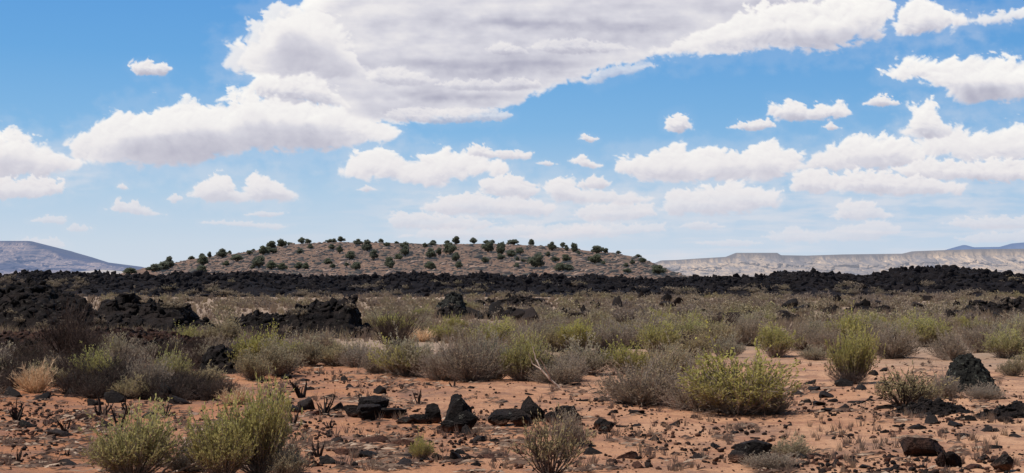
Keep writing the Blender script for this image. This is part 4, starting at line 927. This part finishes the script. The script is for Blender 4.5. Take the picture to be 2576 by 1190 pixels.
def build_grass():
    Vs, ti = [], []
    def tuft(px, py, n, h, t):
        x, y = at(px, py); g = float(gz(x, y)); a = RNG.uniform(0, 6.28, n); l = RNG.uniform(.15, .7, n); hh = h * RNG.uniform(.5, 1.1, n); r = RNG.uniform(0, h * .3, n); wdt = max(.004, .35 * y / F * 2.2)
        bx, by = x + r * np.cos(a * 3), y + r * np.sin(a * 3); tx, ty = bx + np.cos(a) * l * hh, by + np.sin(a) * l * hh * .6
        Vs.append(np.stack([np.stack([bx - wdt, by, 0 * a + g - .01], 1), np.stack([bx + wdt, by, 0 * a + g - .01], 1), np.stack([tx, ty, g + hh], 1)], 1).reshape(-1, 3)); ti.append(np.full(3 * n, t))
    for _ in range(9000):
        py = 735 + 130 * RNG.random() ** 1.6; tuft(RNG.uniform(-200, 2776), py, 12, RNG.uniform(.15, .42), RNG.random())
    for _ in range(2200):
        py = RNG.uniform(880, 1195); px = RNG.uniform(-60, 2640)
        if noise(px / 120, py / 30, s=350) < .05: continue
        tuft(px, py, 13, RNG.uniform(.04, .14), RNG.random() * .6)
    V = np.concatenate(Vs)
    o = link('grass', mesh_np('grass', V, np.arange(len(V)).reshape(-1, 3), M['grass'], False, {'tint': np.concatenate(ti)}), kind='stuff')
    o['label'] = 'thin dry tan grass between the shrubs and rocks'; o['category'] = 'grass'
build_grass()

# ------------------------------------------------------------------ junipers
def juniper_np(seed):
    r = np.random.default_rng(seed); n = 9; C = []
    for i in range(n):
        a = r.uniform(0, 6.28); h = r.uniform(.28, .82); q = .36 * math.sqrt(r.random()) * (1.15 - abs(h - .5)); C.append((math.cos(a) * q, math.sin(a) * q, h, r.uniform(.16, .27)))
    C.append((0, 0, .45, .33)); C.append((r.uniform(-.1, .1), 0, .8, .17))
    P, D = [], []
    for x, y, z, q in C:
        m = 150; d = r.normal(size=(m, 3)); d /= np.linalg.norm(d, axis=1)[:, None]; P.append(np.array([x, y, z]) + d * q * r.uniform(.55, 1.12, (m, 1)) * np.array([1, 1, .9])); D.append(d + np.array([0, 0, .5]))
    P = np.concatenate(P); D = np.concatenate(D); D /= np.linalg.norm(D, axis=1)[:, None]; k = P[:, 2] > .06; V, Fc = leaves(P[k] - D[k] * .04, D[k], .12, .045, r)
    off = len(V); Vs = [V]; Ft = []
    for x, y, z, q in C:   # shaded inner masses
        v, f = ICO[1]; Vs.append(v * q * .58 + np.array([x, y, z])); Ft.append(f + off); off += len(v)
    t = np.array([[[0, 0, -.05], [.02, .01, .15], [-.02, .02, .45]], [[.02, 0, -.05], [.12, .06, .2], [.2, .1, .45]], [[-.02, 0, -.05], [-.12, -.05, .2], [-.2, -.08, .42]]])
    Vt, Fk = tubes(t, np.array([[.05, .04, .02]] * 3), 5)
    return np.concatenate(Vs), [Fc, np.concatenate(Ft)], Vt, Fk
JUN = []
for i in range(7):
    V, Fc, Vt, Fk = juniper_np(4000 + i); JUN.append((mesh_np('crown', V, Fc, M['juniper']), mesh_np('trunk', Vt, Fk, M['bark'])))
JA = [(870,330,100,45),(1030,312,90,50),(1085,306,90,60),(1140,290,70,78),(1285,225,40,32),(1355,200,45,34),(1360,272,80,70),(1405,218,28,42),(1350,322,70,55),(1495,218,75,62),(1540,192,35,30),(1590,242,90,46),(1515,278,45,38),(1675,194,40,28),(1700,164,30,24),(1765,200,70,60),(1800,190,60,50),(1820,155,60,52),(1835,190,45,36),(1890,150,60,52),(1945,112,45,26),(2025,124,45,42),(2065,118,45,36),(2085,158,40,36),(2010,188,50,36),(1740,292,85,82),(1820,298,75,58),(1895,304,60,50),(1690,292,35,28),(2005,292,60,48),(2055,298,50,48),(2195,262,65,42),(2230,162,50,36),(2280,184,35,52),(2340,234,75,62),(2210,95,40,26),(2240,94,38,30),(2287,104,50,38),(2405,134,55,42),(2465,176,75,78),(2505,234,60,68),(2385,298,70,52),(2325,282,35,30),(2230,292,40,30),(2555,104,40,30)]
JB = [(190,142,40,30),(255,108,30,16),(310,152,55,40),(315,208,60,72),(220,292,75,82),(270,237,45,50),(445,152,35,32),(490,137,45,26),(505,112,40,30),(480,227,75,66),(480,302,75,62),(540,202,35,50),(595,108,45,28),(655,128,50,56),(615,198,75,84),(655,242,55,62),(668,292,55,52),(775,117,50,40),(860,114,45,30),(900,112,35,30),(870,182,70,72),(850,252,45,44),(960,202,60,88),(955,238,45,42),(1030,210,70,46),(1085,202,50,52),(1060,287,40,36),(1065,242,28,32),(1105,254,30,28),(1040,120,85,38),(1160,132,45,46),(1195,293,90,98),(1268,210,35,34),(1320,242,50,36),(1300,168,50,58),(1345,308,75,56),(1410,307,90,46),(1395,244,60,48),(1370,143,40,36),(1400,172,35,40),(1445,187,45,66),(1475,202,35,32),(1605,188,90,52),(1660,192,30,40),(1590,264,75,62),(1645,267,28,30),(1790,282,38,32),(1835,260,35,34),(1805,324,60,34),(1905,254,50,38),(1745,170,30,22),(2015,327,95,62),(1875,218,40,26),(2160,330,26,18),(2210,334,20,14)]
HILL_LM = []
jun = [(a * .375, 566.7 + b * .375, w * .375, h * .375) for a, b, w, h in JA] + [(901.6 + a * .375, 566.7 + b * .375, w * .375, h * .375) for a, b, w, h in JB]
jobs = []
for px, py, w, h in jun:
    Ys = np.linspace(HY0 + 2, HY1 + 6, 220); X, Z = at_depth(px, py, Ys); hit = np.nonzero(hill_z(X, Ys) >= Z)[0]
    Y = float(Ys[hit[0]]) if len(hit) else HY1
    X, Z = at_depth(px, py, Y); z = float(hill_z(np.array([X]), np.array([Y]))[0]); s = Y / F
    if not len(hit): z = min(z, float(Z)) if abs(z - Z) < 2.5 else z
    crown, trunk = random.choice(JUN); o = link('juniper_tree', None); o['category'] = 'tree'; o['group'] = 'junipers dotted over the hill'; o.empty_display_size = .5
    link('trunk', trunk, o); link('crown', crown, o)
    o.location = (float(X), Y, z - .1); o.scale = (w * s / .92, w * s / .92, h * s / .98); o.rotation_euler = (0, 0, random.uniform(0, 6.28))
    jobs.append((o, px, py, w, h, len(hit) == 0 or py < interp(HILL, px) + 9))

def build_hill_rubble():
    Vs, Fs, ti = [], [], []; off = 0; pr = [rock_np(820 + i, 1, .2) for i in range(6)]; n = 0
    while n < 4200:
        px = RNG.uniform(400, 1760); top = float(interp(HILL, px)); py = RNG.uniform(top + 2, 700)
        Ys = np.linspace(HY0 + 2, HY1, 90); X, Z = at_depth(px, py, Ys); hit = np.nonzero(hill_z(X, Ys) >= Z)[0]
        if not len(hit): n += 1; continue
        Y = float(Ys[hit[0]]); x = float(X[hit[0]]); V, Fc = pr[RNG.integers(6)]; s = RNG.uniform(.12, .40) * (1.9 if RNG.random() < .12 else 1)
        q = V * np.array([s * RNG.uniform(1, 2.2), s, s * RNG.uniform(.5, .9)]) + np.array([x, Y, float(hill_z(np.array([x]), np.array([Y]))[0])])
        Vs.append(q); Fs.append(Fc + off); off += len(q); ti.append(np.full(len(q), RNG.random())); n += 1
    t = NT('hill_rubble'); a = t.n('ShaderNodeAttribute', attribute_name='tint').outputs['Fac']
    c = t.ramp(a, (0., (.055, .048, .036)), (.45, (.10, .078, .055)), (.50, (.20, .125, .09)), (1., (.33, .225, .165)))
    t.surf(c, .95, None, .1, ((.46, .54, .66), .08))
    o = link('rubble', mesh_np('rubble', np.concatenate(Vs), np.concatenate(Fs), t.m, False, {'tint': np.concatenate(ti)}), kind='stuff')
    o['label'] = 'pale and dark stones and scrub strewn over the hillside'; o['category'] = 'rubble'
build_hill_rubble()

# ------------------------------------------------------------------ labels that single each thing out
ORD = ['', 'second', 'third', 'fourth', 'fifth', 'sixth', 'seventh', 'eighth', 'ninth', 'tenth', 'eleventh', 'twelfth']
def ordn(i):
    if i < 12: return ORD[i]
    n = i + 1; return f"{n}{'th' if 10 <= n % 100 <= 20 else {1: 'st', 2: 'nd', 3: 'rd'}.get(n % 10, 'th')}"
groups = {}
for o, look, px, py in PENDING:
    best = min(LM, key=lambda l: ((px - l[1]) / 1.4) ** 2 + ((py - l[2]) * 2.0) ** 2)
    dx, dy = (px - best[1]) / 1.4, (py - best[2]) * 2.0
    d = ('right of' if dx > 0 else 'left of') if abs(dx) > abs(dy) * 2.2 else ('in front of' if dy > 0 else 'behind') if abs(dy) > abs(dx) * 2.2 else (('front-' if dy > 0 else 'back-') + ('right of' if dx > 0 else 'left of'))
    groups.setdefault((look, best[0], d), []).append((dx * dx + dy * dy, o))
for (look, ph, d), m in groups.items():
    m.sort(key=lambda q: q[0])
    for i, (_, o) in enumerate(m):
        o['label'] = f"{look} {d} {ph}" + ('' if len(m) == 1 else ', nearest one' if i == 0 else f", {ordn(i)} nearest")
for o, *_ in PENDING:
    o['group'] = 'rocks strewn over the soil' if o['category'] == 'rock' else 'desert shrubs on the flat'

BANDS = {}
for o, px, py, w, h, sky_ in jobs:
    top = float(interp(HILL, px)); f = (py - top) / max(1, 694 - top)
    band = 'on the skyline of the hill' if sky_ else 'high on the hill' if f < .4 else 'halfway up the hill' if f < .72 else 'near the foot of the hill'
    sz = 'large' if w > 26 or h > 26 else 'mid-sized' if w > 17 else 'small'
    shape = 'tall' if h > w * 1.15 else 'squat' if h < w * .66 else 'round'
    BANDS.setdefault((f'{sz} {shape} dark juniper {band}'), []).append((px, o))
for lab, m in BANDS.items():
    m.sort(key=lambda q: q[0])
    for i, (_, o) in enumerate(m):
        o['label'] = lab + ('' if len(m) == 1 else ', leftmost of such' if i == 0 else ', rightmost of such' if i == len(m) - 1 else f', {ordn(i)} such from the left')
